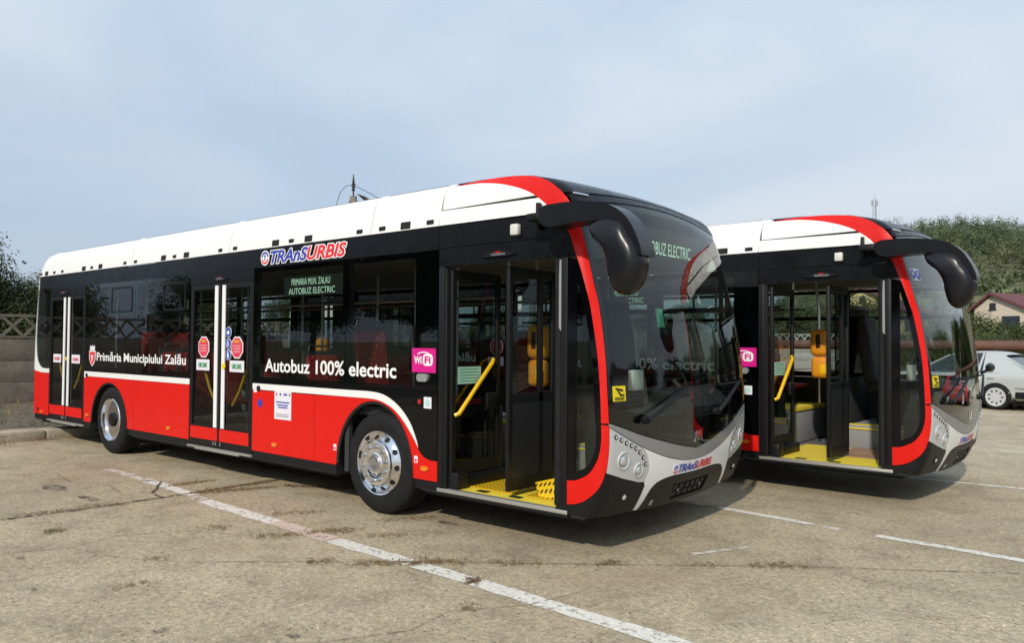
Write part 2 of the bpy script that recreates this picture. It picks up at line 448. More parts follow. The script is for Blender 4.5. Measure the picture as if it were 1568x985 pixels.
# ================================================================== the electric bus
def mirror_t(pts): return [(2*LT-a, b) for a, b in pts]
def build_bus():
    root = empty('electric_bus', (0, HW, 0))
    hold = empty('bus_frame', (0, 0, 0))          # parts are modelled with the near side at y = 0, re-hung on the root below
    B = hold
    # ---- lines shared by neighbouring panels (arc length past the front corner, z)
    red_in_up = [(-.725, 2.974), (-.505, 2.968), (-.439, 2.952), (-.386, 2.922), (-.326, 2.873), (-.273, 2.825), (-.225, 2.773), (-.142, 2.672), (-.028, 2.483), (.005, 2.311), (.031, 2.08), (.038, 1.66), (.034, 1.3), (.034, 1.03)]
    red_in_lo = [(.034, 1.03), (.037, .924), (.027, .81), (.0, .725), (-.055, .645), (-.15, .592), (-.235, .58)]
    red_out_up = [(.093, 1.03), (.088, 1.3), (.103, 1.75), (.102, 2.09), (.097, 2.36), (.088, 2.516), (.061, 2.68), (.025, 2.78), (.01, 2.837), (.012, 2.897), (.02, 2.954), (-.02, 2.985), (-.15, 2.998), (-.392, 2.994)]
    red_out_lo = [(.097, 1.02), (.098, .78), (.08, .645), (.049, .545), (-.01, .47), (-.08, .422), (-.165, .402), (-.235, .40)]
    glass_low = [(.093, 1.03), (.276, .975), (.466, .916), (.782, .839), (1.05, .782), (LT, .737)]
    grey_low = [(.097, 1.0), (.276, .914), (.472, .827), (.66, .762), (.83, .712), (1.02, .672), (1.175, .652), (LT, .645)]
    ru, rl, ou, ol = catmull(red_in_up), catmull(red_in_lo), catmull(red_out_up), catmull(red_out_lo)
    gl, gw = catmull(glass_low), catmull(grey_low)
    # ---- roof fairing
    split = [p for p in T2X(ru) if p[1] >= 2.63]
    xe = split[-1][0]
    seams = [-7.6, -5.13, -2.64, -.128, .79]
    xs0 = [-8.40-RBL-.9, -5.13, -2.64, -.128, .79]
    for i, x0 in enumerate(xs0):
        if i < 4:
            x1 = xs0[i+1]; g = .004
            lean = .06
            poly = [(x0+(g if i else 0), 2.635), (x1-g, 2.635), (x1-g+lean*.5, 2.9), (x1-g+lean, 3.0), (x1-g+lean, 3.015), (x0+(g+lean if i else 0), 3.015), (x0+(g+lean if i else 0), 3.0), (x0+(g+lean*.5 if i else 0), 2.9)]
            patch('roof_fairing', poly, 'white_paint', B, res=.07, th=.02)
        else:
            # two panels with a groove between
            def gz(x): return 2.765+(x-.8)*.0
            up = [(.794+.03, 2.772), (.794+.03, 2.9), (.794+.06, 3.0), (.794+.06, 3.012)] + [p for p in split if p[1] > 2.775]
            up.append((split[0][0], 3.012)) if False else None
            poly = [(.824, 2.772), (.824, 2.9), (.855, 3.0), (.855, 3.012), (.93, 3.012)] + [p for p in split if p[1] > 2.775]
            patch('roof_fairing', poly, 'white_paint', B, res=.05, th=.02)
            poly = [(.794, 2.635), (.80, 2.764)] + [p for p in split if p[1] < 2.766]
            poly[-1] = (xe, 2.635)
            patch('roof_fairing', poly, 'white_paint', B, res=.06, th=.02)
    # far side fairing and its front
    farp = [(-8.40-RBL-.9, 2.35), (1.6, 2.35)] + T2X([(-.03, 2.35)]) + [p for p in T2X(ru) if 2.36 < p[1]][::-1] + [(.93, 3.012), (-8.2, 3.015)]
    patch('roof_fairing', farp, 'white_paint', B, res=.09, th=.02, mirror=True)
    # roof skin
    mb = MB(); ring = []
    z = 3.011
    for k in range(0, 41):
        x = XC(z)+2*LT*k/40; ring.append(surf(x, z))
    body = [surf(-7.9, z)] + ring + [Vector((-7.9, WD-surf(-7.9, z).y, z))] + [Vector((-8.25, 2.1, z)), Vector((-8.25, .45, z))]
    v = [mb.bm.verts.new(p) for p in body]; mb.bm.faces.new(v)
    mb.build('roof_skin', 'black_paint', B, smooth=False)
    mb = MB(); mb.prism([(.16, 3.0), (2.39, 3.0), (2.3, 3.02), (1.9, 3.035), (.65, 3.035), (.25, 3.02)], -8.1, .9, 'x'); mb.build('roof_cover', 'white_paint', B)
    # ---- red band: roof part, pillar, foot
    band = ru + [(.093, 1.03)][:0] + ou
    patch('red_band', band, 'red_paint', B, res=.05, th=.016, tmode=True, angle=45)
    foot = [(.034, 1.018)] + [p for p in rl if p[1] < 1.015] + [p for p in reversed(ol) if p[1] < 1.012] + [(.096, 1.012)]
    patch('red_band', foot, 'red_paint', B, res=.04, th=.016, tmode=True, angle=45)
    patch('roof_edge', band, 'black_paint', B, res=.06, th=.016, tmode=True, mirror=True, angle=45)
    patch('roof_edge', foot, 'black_paint', B, res=.05, th=.016, tmode=True, mirror=True, angle=45)
    # ---- dome above the windscreen: lower lip and upper shell with a gap between
    def front(poly_near):                                   # close a near-half outline with its mirror image
        return poly_near + mirror_t(poly_near)[::-1]
    def edge_at(curve, z0, z1):
        return [p for p in curve if z0 <= p[1] <= z1]
    slit = lambda t_: 2.755+.085*math.sin(min(1, max(0, t_/LT))*math.pi/2)
    gtop = lambda t_: 2.683+.095*math.sin(min(1, max(0, t_/LT))*math.pi/2)
    tt = [.06+(LT-.06)*k/14 for k in range(15)]
    oo = [p for p in ou if p[1] > slit(.04)+.012]
    up = [(a, slit(a)+.014) for a in tt[::-1]] + [(q[0]+.002, q[1]) for q in oo] + [(-.392, 3.0145), (LT, 3.0145)]
    up = [(LT, slit(LT)+.014)] + up[1:-1]
    top = [(-.392+(LT+.392)*k/20, 3.0145) for k in range(1, 20)]
    patch('roof_dome', up + top + mirror_t(up[1:] + top)[::-1], 'black_paint', B, res=.055, th=.02, tmode=True, angle=50)
    lip = [(a, slit(a)) for a in tt] ; lipb = [(a+.015, gtop(a)+.012) for a in tt]
    lo = lip + mirror_t(lip)[::-1][1:] + mirror_t(lipb) + lipb[::-1][1:]
    lo = [(.066, slit(.06))]+lip[1:] + mirror_t(lip)[::-1][1:] + mirror_t(lipb)[0:] + lipb[::-1][1:]
    patch('roof_dome', lo, 'black_paint', B, res=.06, th=.02, tmode=True, angle=50)
    patch('dome_gap', [(a, slit(a)+.02) for a in tt] + mirror_t([(a, slit(a)+.02) for a in tt])[::-1][1:] + mirror_t([(a, slit(a)-.01) for a in tt]) + [(a, slit(a)-.01) for a in tt][::-1][1:], 'dark_hole', B, off=-.018, th=.01, res=.06, tmode=True)
    decal('gap_trim', rect(.10, .27, 2.762, 2.774), 'polished', B, tmode=True, off=.012, th=.012, res=.05)
    # ---- windscreen
    lowL = [(a+.004, b+.004) for a, b in gl]
    topL = [(a, gtop(a)) for a in ([.115]+tt[1:])]
    side = [(a+.006, b) for a, b in ou if 1.05 < b < 2.66]
    ws = lowL[:-1] + [lowL[-1]] + mirror_t(lowL)[::-1][1:] + mirror_t(side) + mirror_t(topL) + topL[::-1][1:] + side[::-1]
    patch('windscreen', ws, 'windscreen_glass', B, off=0, th=0, res=.06, tmode=True, angle=60)
    # black printed border of the windscreen and the opaque lower apron
    dash = lambda t_: 1.165-.17*math.sin(min(1, t_/LT)*math.pi/2)
    ap = lowL + mirror_t(lowL)[::-1][1:] + [(2*LT-a, dash(a)) for a in tt] + [(a, dash(a)) for a in tt[::-1]][1:]
    ap[-1] = (.1, dash(.06)); ap[len(lowL)*2-1] = (2*LT-.1, dash(.06))
    patch('windscreen_apron', ap, 'black_gloss', B, off=-.008, th=.012, res=.06, tmode=True, angle=50)
    sb = [(a+.006, b) for a, b in ou if 1.16 < b < 2.66]; si = [(a+.055, b) for a, b in ou if 1.16 < b < 2.66]
    for mm in (False, True):
        patch('windscreen_border', sb + si[::-1], 'black_gloss', B, off=-.008, th=.01, res=.05, tmode=True, mirror=mm, angle=50)
    tb = [(a, gtop(a)-.002) for a in tt]; tb2 = [(a, gtop(a)-.045) for a in tt]
    patch('windscreen_border', [(.12, gtop(.12))]+tb[1:] + mirror_t(tb)[::-1][1:] + mirror_t(tb2) + tb2[::-1][1:], 'black_gloss', B, off=-.008, th=.01, res=.06, tmode=True, angle=50)
    # ---- front mask
    lo_ = [(a, b-.002) for a, b in gl]
    strip = lo_ + mirror_t(lo_)[::-1][1:] + mirror_t([(a, b+.003) for a, b in gw]) + [(a, b+.003) for a, b in gw][::-1][1:]
    patch('front_strip', strip, 'grey_paint', B, res=.05, tmode=True, off=.004, th=.02, angle=45)
    hl_edge = [(.472, .824), (.53, .775), (.558, .735), (.580, .69), (.591, .65), (.582, .60), (.560, .545)]
    he = catmull(hl_edge)
    gwa = [p for p in gw if p[0] <= .470]
    hl = [(.101, .996)] + [(a, b-.004) for a, b in gwa[1:]] + [(a-.003, b) for a, b in he] + [(.484, .552), (.28, .605), (.094, .664), (.1, .83)]
    bc_top = [(.092, .658), (.28, .599), (.484, .546), (.556, .536), (.566, .515), (.558, .48), (.532, .318)]
    cb = catmull([(.597, .313), (.628, .385), (.657, .455), (.71, .503), (.782, .527), (.88, .539), (.991, .543), (LT, .537)])
    mask = [(a+.003, b) for a, b in he] + [(.572, .515), (.563, .48), (.537, .318), (.592, .313)] + [(a, b+.004) for a, b in cb[1:]]
    mk_top = [(a, b-.003) for a, b in gw if a > .475]
    mask_near = [(.476, .822)] + mask[1:] ; mask_top = mk_top
    full = mask_near + mirror_t(mask_near)[::-1][1:] + mirror_t(mask_top) + mask_top[::-1][1:]
    patch('front_mask', full, 'white_paint', B, res=.05, tmode=True, off=.004, th=.02, angle=45)
    cbl = [(a+.004, b-.003) for a, b in cb]
    cen = cbl + mirror_t(cbl)[::-1][1:] + mirror_t([(.60, .31), (.8, .30), (LT, .295)]) + [(.8, .30)]
    plate_hole = [(LT-.30, .335), (LT+.30, .335), (LT+.33, .47), (LT-.33, .47)]
    patch('front_bumper', cen, 'black_plastic', B, res=.05, tmode=True, off=.008, th=.03, angle=40, holes=[plate_hole])
    pb = patch('number_plate_holder', [(LT-.31, .33), (LT+.31, .33), (LT+.34, .475), (LT-.34, .475)], 'dark_hole', B, res=.08, tmode=True, off=-.012, th=.01)
    for k in range(6):
        for j in range(2):
            x = LT-.25+k*.10; z = .36+j*.06
            patch('plate_grid', rect(x-.032, x+.032, z-.012, z+.026), 'black_plastic', pb, tmode=True, off=-.004, th=.008)
    for s_ in (-1, 1):
        patch('plate_screw', circ(LT+s_*.2, .40, .012, 10), 'steel', pb, tmode=True, off=.002, th=.006)
    for mm in (False, True):
        hlp = patch('headlight_panel', hl, 'silver_paint', B, res=.035, tmode=True, off=.003, th=.02, angle=45, mirror=mm)
        bc = bc_top + [(.3, .318), (.0, .325), (-.26, .33), (-.26, .395)] + [(a, b-.004) for a, b in reversed(ol) if b < .655 and a > -.235]
        bcp = patch('bumper_corner', bc, 'black_plastic', B, res=.05, tmode=True, off=.006, th=.02, angle=45, mirror=mm)
        def at(t_, z, o_):
            x = t_+XC(z); p = surf(x, z)+surfn(x, z)*o_; n = surfn(x, z)
            if mm: p.y = WD-p.y; n = Vector((n.x, -n.y, n.z))
            return p, n
        def cup(name, t_, z, r, m_, par, prof):
            p, n = at(t_, z, 0); q = Vector((0, 1, 0)).rotation_difference(n).to_matrix()
            mb = MB(); mb.lathe(prof, (0, 0, 0), 'y', 24)
            for vv in mb.bm.verts: vv.co = p+q @ vv.co
            return mb.build(name, m_, par)
        for t_, z in ((.162, .924), (.222, .899), (.282, .871), (.341, .847), (.395, .823), (.448, .787), (.496, .743), (.533, .690)):
            d_ = cup('marker_light', t_, z, .017, 'black_gloss', hlp, [(.0185, .001), (.0185, .006), (.013, .008)])
            cup('marker_light', t_, z, .010, 'lens_clear', hlp, [(.011, .004), (.011, .010), (.004, .014)])
        for t_, z, r in ((.262, .742, .072), (.452, .652, .058)):
            cup('lamp_bowl', t_, z, r, 'silver_paint', hlp, [(r, .001), (r, .005), (r*.9, .012), (r*.75, .006), (r*.5, .0045), (.01, .0045)])
            cup('headlight', t_-.014, z, r*.5, 'lens_clear', hlp, [(r*.5, .006), (r*.5, .012), (r*.42, .018), (r*.2, .022), (.004, .023)])
            cup('lamp_ring', t_-.014, z, r*.5, 'grey_paint', hlp, [(r*.56, .005), (r*.56, .012), (r*.49, .014), (r*.49, .01)])
        cup('fog_light', .341, .457, .035, 'dark_hole', bcp, [(.042, .004), (.042, .010), (.034, .014), (.03, .008), (.005, .008)])
        cup('fog_light', .335, .457, .02, 'lens_clear', bcp, [(.022, .008), (.022, .014), (.012, .022), (.003, .024)])
    patch('towing_cover', rect(.73, .765, .333, .372), 'interior_grey', B, tmode=True, off=.012, th=.004)
    # emblem and front lettering
    for sx in (-1, 0, 1):
        if sx == 0: decal('emblem', circ(LT-.01, .84, .030, 20, .040), 'polished', B, tmode=True, holes=[circ(LT-.01, .84, .014, 16, .024)], off=.008, th=.006)
        else:
            c_ = LT-.01+sx*.05
            decal('emblem', catmull([(c_-.014*sx, .885), (c_+.008*sx, .865), (c_+.012*sx, .83), (c_+.026*sx, .795)])+catmull([(c_+.008*sx, .793), (c_-.006*sx, .83), (c_-.008*sx, .862), (c_-.026*sx, .880)]), 'polished', B, tmode=True, off=.008, th=.006)
    def brand(x0, x1, z0, z1, tmode, outline, off):
        """the operator's lettering: slanted, blue then red, with its round sign in front"""
        h = z1-z0; k = x0+h*1.15; mid = k+(x1-k)*.52
        for body, a, b, m_ in (('TRAnS', k, mid, 'blue_decal'), ('URBIS', mid-.012*(x1-x0), x1, 'red_decal')):
            V, Fs, ref = text2d(body, .028, .28, (a, b, z0+h*.06, z1-h*.06), .98)
            if outline:
                V2, F2, _ = text2d(body, .085, .28, (a, b, z0+h*.06, z1-h*.06), .98, ref=ref)
                lay('operator_lettering', V2, F2, 'white_decal', B, off, tmode)
            lay('operator_lettering', V, Fs, m_, B, off+.002, tmode)
        cx, cz = x0+h*.5, (z0+z1)/2
        decal('operator_sign', circ(cx, cz, h*.52), 'white_decal', B, tmode=tmode, off=off)
        ring_ = lambda a0, a1, r0_, r1_: [(cx+r1_*h*math.cos(R(a)), cz+r1_*h*math.sin(R(a))) for a in range(a0, a1+1, 10)]+[(cx+r0_*h*math.cos(R(a)), cz+r0_*h*math.sin(R(a))) for a in range(a1, a0-1, -10)]
        decal('operator_sign', ring_(10, 170, .30, .43), 'blue_decal', B, tmode=tmode, off=off+.002)
        decal('operator_sign', ring_(190, 350, .30, .43), 'red_decal', B, tmode=tmode, off=off+.002)
        decal('operator_sign', [(cx-.05*h, cz-.2*h), (cx+.05*h, cz-.2*h), (cx+.05*h, cz+.1*h), (cx+.14*h, cz+.1*h), (cx, cz+.26*h), (cx-.14*h, cz+.1*h), (cx-.05*h, cz+.1*h)], 'blue_decal', B, tmode=tmode, off=off+.002)
    brand(.943, 1.645, .555, .632, True, False, .008)
    brand(-1.97, -.48, 2.445, 2.605, False, True, .003)
    # ---- header above the windows and doors
    X = lambda t_, z: t_+XC(z)
    hx = [p for p in T2X(ru) if 2.425 <= p[1] <= 2.625]
    patch('header_panel', [(-8.43-.10, 2.425), (.797, 2.425), (.797, 2.628), (-8.41-.10, 2.628)], 'black_paint', B, res=None)
    patch('header_panel', [(.803, 2.436), (.803, 2.628)] + hx + [(X(-.012, 2.436), 2.436)], 'black_paint', B, res=.08)
    hx2 = [p for p in T2X(ru) if 2.275 <= p[1] <= 2.428]
    patch('door_header', [(.80, 2.272), (.80, 2.43)] + [(X(-.015, 2.43)-.004, 2.43)] + hx2 + [(X(.008, 2.272), 2.272)], 'black_paint', B, res=.08)
    for a, b in ((-7.95, -6.61), (-3.50, -2.10)):
        patch('door_header', rect(a, b, 2.292, 2.421), 'black_paint', B, off=.004, th=.03)
    for x in (-7.40, -2.80, 1.49):
        z0 = 2.338
        lamp = patch('door_lamp', catmull([(x-.18, z0-.012), (x-.08, z0+.022), (x, z0+.03), (x+.08, z0+.022), (x+.18, z0-.006)])+[(x+.1, z0-.018), (x-.1, z0-.02)], 'black_plastic', B, off=.022, th=.03)
        patch('lamp_lens', rect(x-.07, x+.08, z0-.012, z0+.006), 'steel', lamp, off=.026, th=.006)
        patch('lamp_lens', rect(x-.03, x+.03, z0+.008, z0+.02), 'lens_red', lamp, off=.026, th=.006)
    # door camera, mirror mount
    mb = MB(); mb.box(1.635, 1.715, -.05, .0, 2.475, 2.565, .012); cb_ = mb.build('door_camera', 'canvas_white', B)
    mb = MB(); mb.box(1.628, 1.640, -.044, -.006, 2.485, 2.545); mb.box(1.70, 1.72, -.04, -.01, 2.462, 2.474); mb.build('camera_lens', 'dark_hole', cb_)
    # ---- rear corner
    wr = catmull([(-8.50, 2.42), (-8.50, 2.0), (-8.515, 1.6), (-8.47, 1.32), (-8.36, 1.19), (-8.2, 1.145), (-7.955, 1.143)])
    wo = [(-7.955, 1.075), (-8.30, 1.075), (-8.54, 1.10), (-8.54-RBL-.05, 1.2), (-8.54-RBL-.02, 2.0), (-8.44-RBL, 2.62), (-8.50, 2.62)]
    patch('rear_trim', wr+wo, 'white_paint', B, res=.05)
    patch('side_window', [(p[0]+.006, p[1]+.006) for p in wr]+[(-7.955, 2.42)], 'side_glass', B, th=0, res=.1)
    patch('side_panel', [(-7.955, 1.07), (-8.30, 1.07), (-8.54, 1.095), (-8.54-RBL-.05, 1.195), (-8.54-RBL-.05, .40), (-7.955, .40)], 'red_paint', B, res=.05)
    patch('rear_panel', rect(-8.54-RBL-1.8, -8.54-RBL-.05, .36, 2.95), 'interior_dark', B, res=.3, off=-.03)
    mb = MB(); mb.tube([(-8.40, -.004, .47), (-8.40, .01, .47)], .035, 16); mb.build('filler_cap', 'dark_hole', B)
    # ---- side panels, belt stripe, skirt
    def arch(cx, r, zc=.42, z0=.40, n=26): return [(cx+r*math.cos(math.pi*k/n), zc+r*math.sin(math.pi*k/n)) for k in range(n+1)]
    ra = arch(-5.75, .585); fa = arch(-.05, .545, .42, .40, 34); fa = [(-.05+(p[0]+.05)*1.0, .42+(p[1]-.42)*(.635/.545)) for p in fa]
    patch('belt_stripe', rect(-6.60, -3.50, 1.072, 1.142), 'white_paint', B)
    patch('side_panel', [(-6.60, .40)] + [(-6.335, .40)] + ra[::-1] + [(-5.165, .40), (-4.985, .40), (-4.985, 1.068), (-6.60, 1.068)], 'red_paint', B)
    patch('side_panel', rect(-4.978, -3.50, .40, 1.068), 'red_paint', B)
    s_up = catmull([(-.55, 1.143), (-.33, 1.144), (-.115, 1.144), (.052, 1.129), (.195, 1.082), (.334, .997), (.451, .88), (.529, .743), (.552, .675)])
    s_lo = catmull([(-.58, 1.077), (-.329, 1.077), (-.156, 1.077), (-.03, 1.073), (.094, 1.049), (.236, .992), (.355, .902), (.472, .78), (.543, .69), (.549, .675)])
    red_up = catmull([(.55, .67), (.568, .643), (.624, .60), (.698, .578), (.79, .576)])
    patch('belt_stripe', [(-2.10, 1.077)] + s_lo + s_up[::-1] + [(-2.10, 1.143)], 'white_paint', B)
    patch('side_panel', rect(-2.10, -.968, .40, 1.068), 'red_paint', B)
    lo2 = [(a, b-.004) for a, b in s_lo]
    patch('side_panel', [(-.962, .40), (-.595, .40)] + fa[::-1] + [(.495, .40), (.79, .40)] + red_up[::-1] + lo2[::-1] + [(-.962, 1.069)], 'red_paint', B)
    patch('window_base', [(-2.10, 1.147)] + [(a+.003, b+.004) for a, b in s_up] + [(a, b+.004) for a, b in red_up] + [(.79, 1.195), (-2.10, 1.195)], 'black_gloss', B, off=-.001)
    patch('window_base', rect(-6.60, -3.50, 1.146, 1.17), 'black_gloss', B, off=-.001)
    for a, b in ((-8.54, -7.96), (-6.60, -6.34), (-5.17, -3.50), (-2.10, -.60), (.50, .80)):
        patch('skirt', rect(a, b, .315, .397), 'black_plastic', B, off=-.008, th=.03)
    for cx, rr_, pts in ((-5.75, .585, ra), (-.05, .545, fa)):
        mb = MB()                                            # wheel arch: rubber lip and inner tub
        n = len(pts)
        lip_o = [(cx+(p[0]-cx)*1.02, .42+(p[1]-.42)*1.02) for p in pts]
        for i in range(n-1):
            a, b = pts[i], pts[i+1]
            v = [mb.bm.verts.new((a[0], -.006, a[1])), mb.bm.verts.new((b[0], -.006, b[1])), mb.bm.verts.new((b[0], .72, b[1])), mb.bm.verts.new((a[0], .72, a[1]))]
            mb.bm.faces.new(v)
            l0, l1 = [(cx+(q[0]-cx)*.955, .42+(q[1]-.42)*.955) for q in (a, b)]
            mb.bm.faces.new([mb.bm.verts.new(q) for q in ((a[0], -.006, a[1]), (b[0], -.006, b[1]), (l1[0], .004, l1[1]), (l0[0], .004, l0[1]))])
        mb.bm.faces.new([mb.bm.verts.new((p[0], .72, p[1])) for p in pts])
        for sx in (-1, 1):
            x = cx+sx*rr_; v = [mb.bm.verts.new(q) for q in ((x, -.006, .42), (x, .72, .42), (x, .72, .30), (x, -.006, .30))]; mb.bm.faces.new(v)
        mb.build('wheel_arch', 'dark_hole', B, smooth=False, recalc=False)
    for x, z in ((-8.22, .44), (-6.47, .50), (-4.0, .50), (-1.66, .50), (.64, .50)):
        patch('side_marker', circ(x, z, .048, 18, .022), 'lens_orange', B, off=.012, th=.012)
    # ---- glazing
    for a, b in ((-6.60, -4.985), (-4.975, -3.50)):
        wn = patch('side_window', rect(a, b, 1.172, 2.421), 'side_glass', B, th=0)
        patch('window_frame', rect(a, b, 1.172, 2.421), 'black_gloss', wn, off=-.006, th=.012, holes=[rrect(a+.05, b-.05, 1.22, 1.955, .03), rrect(a+.05, b-.05, 1.995, 2.37, .03)])
    for a, b in ((-5.72, -5.07), (-4.19, -3.62)):
        patch('vent_window', rrect(a, b, 1.99, 2.345, .05), 'black_plastic', B, off=.004, th=.014, holes=[rrect(a+.022, b-.022, 2.012, 2.323, .04)])
    for a, b in ((-2.10, -.487), (-.477, .79)):
        wn = patch('side_window', rect(a, b, 1.197, 2.421), 'side_glass', B, th=0)
        bt = b-.05 if b < 0 else b-.29
        patch('window_frame', rect(a, b, 1.197, 2.421), 'black_gloss', wn, off=-.006, th=.012, holes=[rrect(a+.05, bt, 1.22, 2.37, .03)])
    cg = [(a-.002, b) for a, b in ru if b < 2.27] + [(a-.002, b) for a, b in rl]
    cgo = [(X(a, b)-.004, b) for a, b in ru if b < 2.268] + [(X(a, b)-.004, b+.003) for a, b in rl]
    cgo[-1] = (2.175, .585)
    outer = [(2.175, 2.268)] + cgo
    inn = [(2.25, 2.18)] + [(X(a, b)-.05, b) for a, b in ru if 1.05 < b < 2.17] + catmull([(2.43, 1.0), (2.425, .86), (2.395, .765), (2.34, .695), (2.25, .655)])
    patch('quarter_frame', outer, 'black_gloss', B, off=-.001, th=.014, holes=[inn], res=.07)
    patch('quarter_window', inn, 'door_glass', B, off=-.006, th=0, res=.07)
    # ---- rear and middle doors
    def outswing(a, b, signs):
        g = (a+b)/2
        d = patch('passenger_door', rect(a, b, .36, 2.289), 'black_plastic', B, off=-.002, th=.03, holes=[rect(a+.07, g-.045, .605, 2.225), rect(g+.045, b-.07, .605, 2.225)])
        for x0, x1, sx in ((a+.07, g-.045, g-.115), (g+.045, b-.07, g+.048)):
            patch('door_glass', rect(x0, x1, .605, 2.225), 'door_glass', d, off=-.014, th=0)
            patch('door_stripe', rect(sx, sx+.068, .59, 2.262), 'white_decal', d, off=.008, th=.010)
            patch('kick_panel', rect(x0-.03, x1+.012, .435, .578), 'red_paint', d, off=.003, th=.010)
        patch('door_seal', rect(g-.012, g+.012, .37, 2.28), 'rubber', d, off=.004, th=.01)
        for x in (g-.05, g+.05, g-.10):
            mb = MB(); mb.tube([(x, -.01, .385), (x, -.01, .425)], .008, 8); mb.build('door_hinge', 'steel', d)
        mb = MB(); mb.box(a-.01, b+.01, -.022, .05, .322, .345, .004); mb.box(a+.2, b-.2, -.035, -.0225, .31, .332, .003); mb.build('door_sill', 'sill_metal', d)
        for x0, s_ in ((a+.2, 1), (b-.22, -1)):
            mb = MB(); mb.tube([(x0, .07, 1.30), (x0+.16*s_, .07, 1.02), (x0+.30*s_, .07, .86)], .016, 8); mb.build('handrail', 'yellow_rail', d)
        return d
    d1 = outswing(-7.95, -6.61, 1); d2 = outswing(-3.49, -2.11, 2)
    for x0 in (-7.78, -7.07):
        patch('door_sticker', rect(x0, x0+.30, 1.25, 1.38), 'paper', d1, off=.001, th=.004)
        words('door_sticker', 'COBORÂRE', (x0+.04, x0+.26, 1.285, 1.345), 'pink_red', d1, bold=.03, off=.005)
    for c_ in (-3.165, -2.43):
        oc = [(c_+.135*math.cos(R(22.5+45*k)), 1.535+.135*math.sin(R(22.5+45*k))) for k in range(8)]
        oi = [(c_+.120*math.cos(R(22.5+45*k)), 1.535+.120*math.sin(R(22.5+45*k))) for k in range(8)]
        patch('stop_sticker', oc, 'white_decal', d2, off=.001, th=.004); patch('stop_sticker', oi, 'pink_red', d2, off=.003, th=.003)
        words('stop_sticker', 'ATENTIE', (c_-.055, c_+.055, 1.59, 1.618), 'yellow_decal', d2, bold=.03, off=.006)
        for k, b_ in enumerate(('NU URCATI', 'NU COBORATI', 'LA SEMNAL')): words('stop_sticker', b_, (c_-.08, c_+.08, 1.545-k*.033, 1.563-k*.033), 'white_decal', d2, off=.006)
    for x0 in (-3.33, -2.58):
        patch('door_sticker', rect(x0, x0+.30, 1.255, 1.385), 'paper', d2, off=.001, th=.004)
        words('door_sticker', 'URCARE', (x0+.05, x0+.25, 1.29, 1.35), 'green_decal', d2, bold=.03, off=.005)
    for k, z in enumerate((1.71, 1.58, 1.45)):
        patch('round_sign', circ(-2.60, z, .062), 'white_decal', d2, off=.010, th=.004); patch('round_sign', circ(-2.60, z, .056), 'blue_sign', d2, off=.012, th=.003)
        if k == 2: V_ = circ(-2.60, z+.03, .011, 12); patch('round_sign', V_, 'white_decal', d2, off=.014, th=.003); patch('round_sign', [(-2.612, z-.04), (-2.588, z-.04), (-2.58, z+.015), (-2.62, z+.015)], 'white_decal', d2, off=.014, th=.003)
        if k == 1: patch('round_sign', circ(-2.605, z-.012, .024, 16), 'white_decal', d2, off=.014, th=.003, holes=[circ(-2.605, z-.012, .015, 12)]); patch('round_sign', [(-2.612, z), (-2.60, z), (-2.59, z+.038), (-2.607, z+.038)], 'white_decal', d2, off=.014, th=.003)
        if k == 0: patch('round_sign', catmull([(-2.64, z+.005), (-2.60, z-.03), (-2.565, z+.005)])+[(-2.585, z+.01), (-2.60, z+.03), (-2.612, z+.008)], 'white_decal', d2, off=.014, th=.003)
    patch('door_button', circ(-2.70, 1.315, .035), 'yellow_decal', d2, off=.012, th=.012)
    patch('door_button', circ(-7.265, 1.315, .028), 'yellow_decal', d1, off=.012, th=.012)
    # ---- lettering and stickers on the side
    words('side_lettering', 'Primăria Municipiului Zalău', (-6.17, -3.585, 1.27, 1.44), 'white_decal', B, bold=.020)
    words('side_lettering', 'Autobuz 100% electric', (-1.86, .262, 1.278, 1.422), 'white_decal', B, bold=.020)
    sh = [(-6.43, 1.45), (-6.21, 1.45), (-6.21, 1.34), (-6.25, 1.27), (-6.32, 1.22), (-6.39, 1.27), (-6.43, 1.34)]
    decal('town_crest', sh, 'white_decal', B); decal('town_crest', [(-6.32+(a+6.32)*.82, 1.345+(b-1.345)*.84) for a, b in sh], 'red_decal', B, off=.005)
    decal('town_crest', rect(-6.40, -6.24, 1.455, 1.49), 'paper', B); decal('town_crest', [(-6.41, 1.49), (-6.39, 1.53), (-6.36, 1.50), (-6.32, 1.535), (-6.28, 1.50), (-6.25, 1.53), (-6.23, 1.49)], 'paper', B)
    decal('town_crest', [(-6.37, 1.40), (-6.32, 1.37), (-6.27, 1.40), (-6.30, 1.33), (-6.32, 1.27), (-6.34, 1.33)], 'paper', B, off=.007)
    decal('wifi_sticker', rect(.47, .77, 1.345, 1.56), 'magenta', B)
    words('wifi_sticker', 'Wi', (.50, .595, 1.42, 1.49), 'white_decal', B, bold=.03, off=.006)
    decal('wifi_sticker', rrect(.61, .735, 1.405, 1.51, .035), 'white_decal', B, off=.005); words('wifi_sticker', 'Fi', (.635, .71, 1.425, 1.49), 'magenta', B, bold=.03, off=.008)
    decal('wifi_sticker', [(.62+.12*math.cos(R(a)), 1.455+.075*math.sin(R(a))) for a in range(50, 131, 8)]+[(.62+.11*math.cos(R(a)), 1.445+.075*math.sin(R(a))) for a in range(130, 49, -8)], 'white_decal', B, off=.006)
    patch('marker_lamp', rrect(.545, .68, 1.265, 1.335, .03), 'lens_clear', B, off=.02, th=.025)
    decal('side_sticker', rect(.625, .72, 1.03, 1.13), 'paper', B); decal('side_sticker', circ(.672, 1.08, .03), 'mint', B, off=.005)
    patch('lock', circ(.57, 1.085, .022), 'lens_red', B, off=.006, th=.006)
    decal('side_sticker', rect(-2.075, -2.01, 1.045, 1.125), 'paper', B); patch('lock', circ(-1.975, 1.09, .03), 'dark_hole', B, off=.012, th=.014)
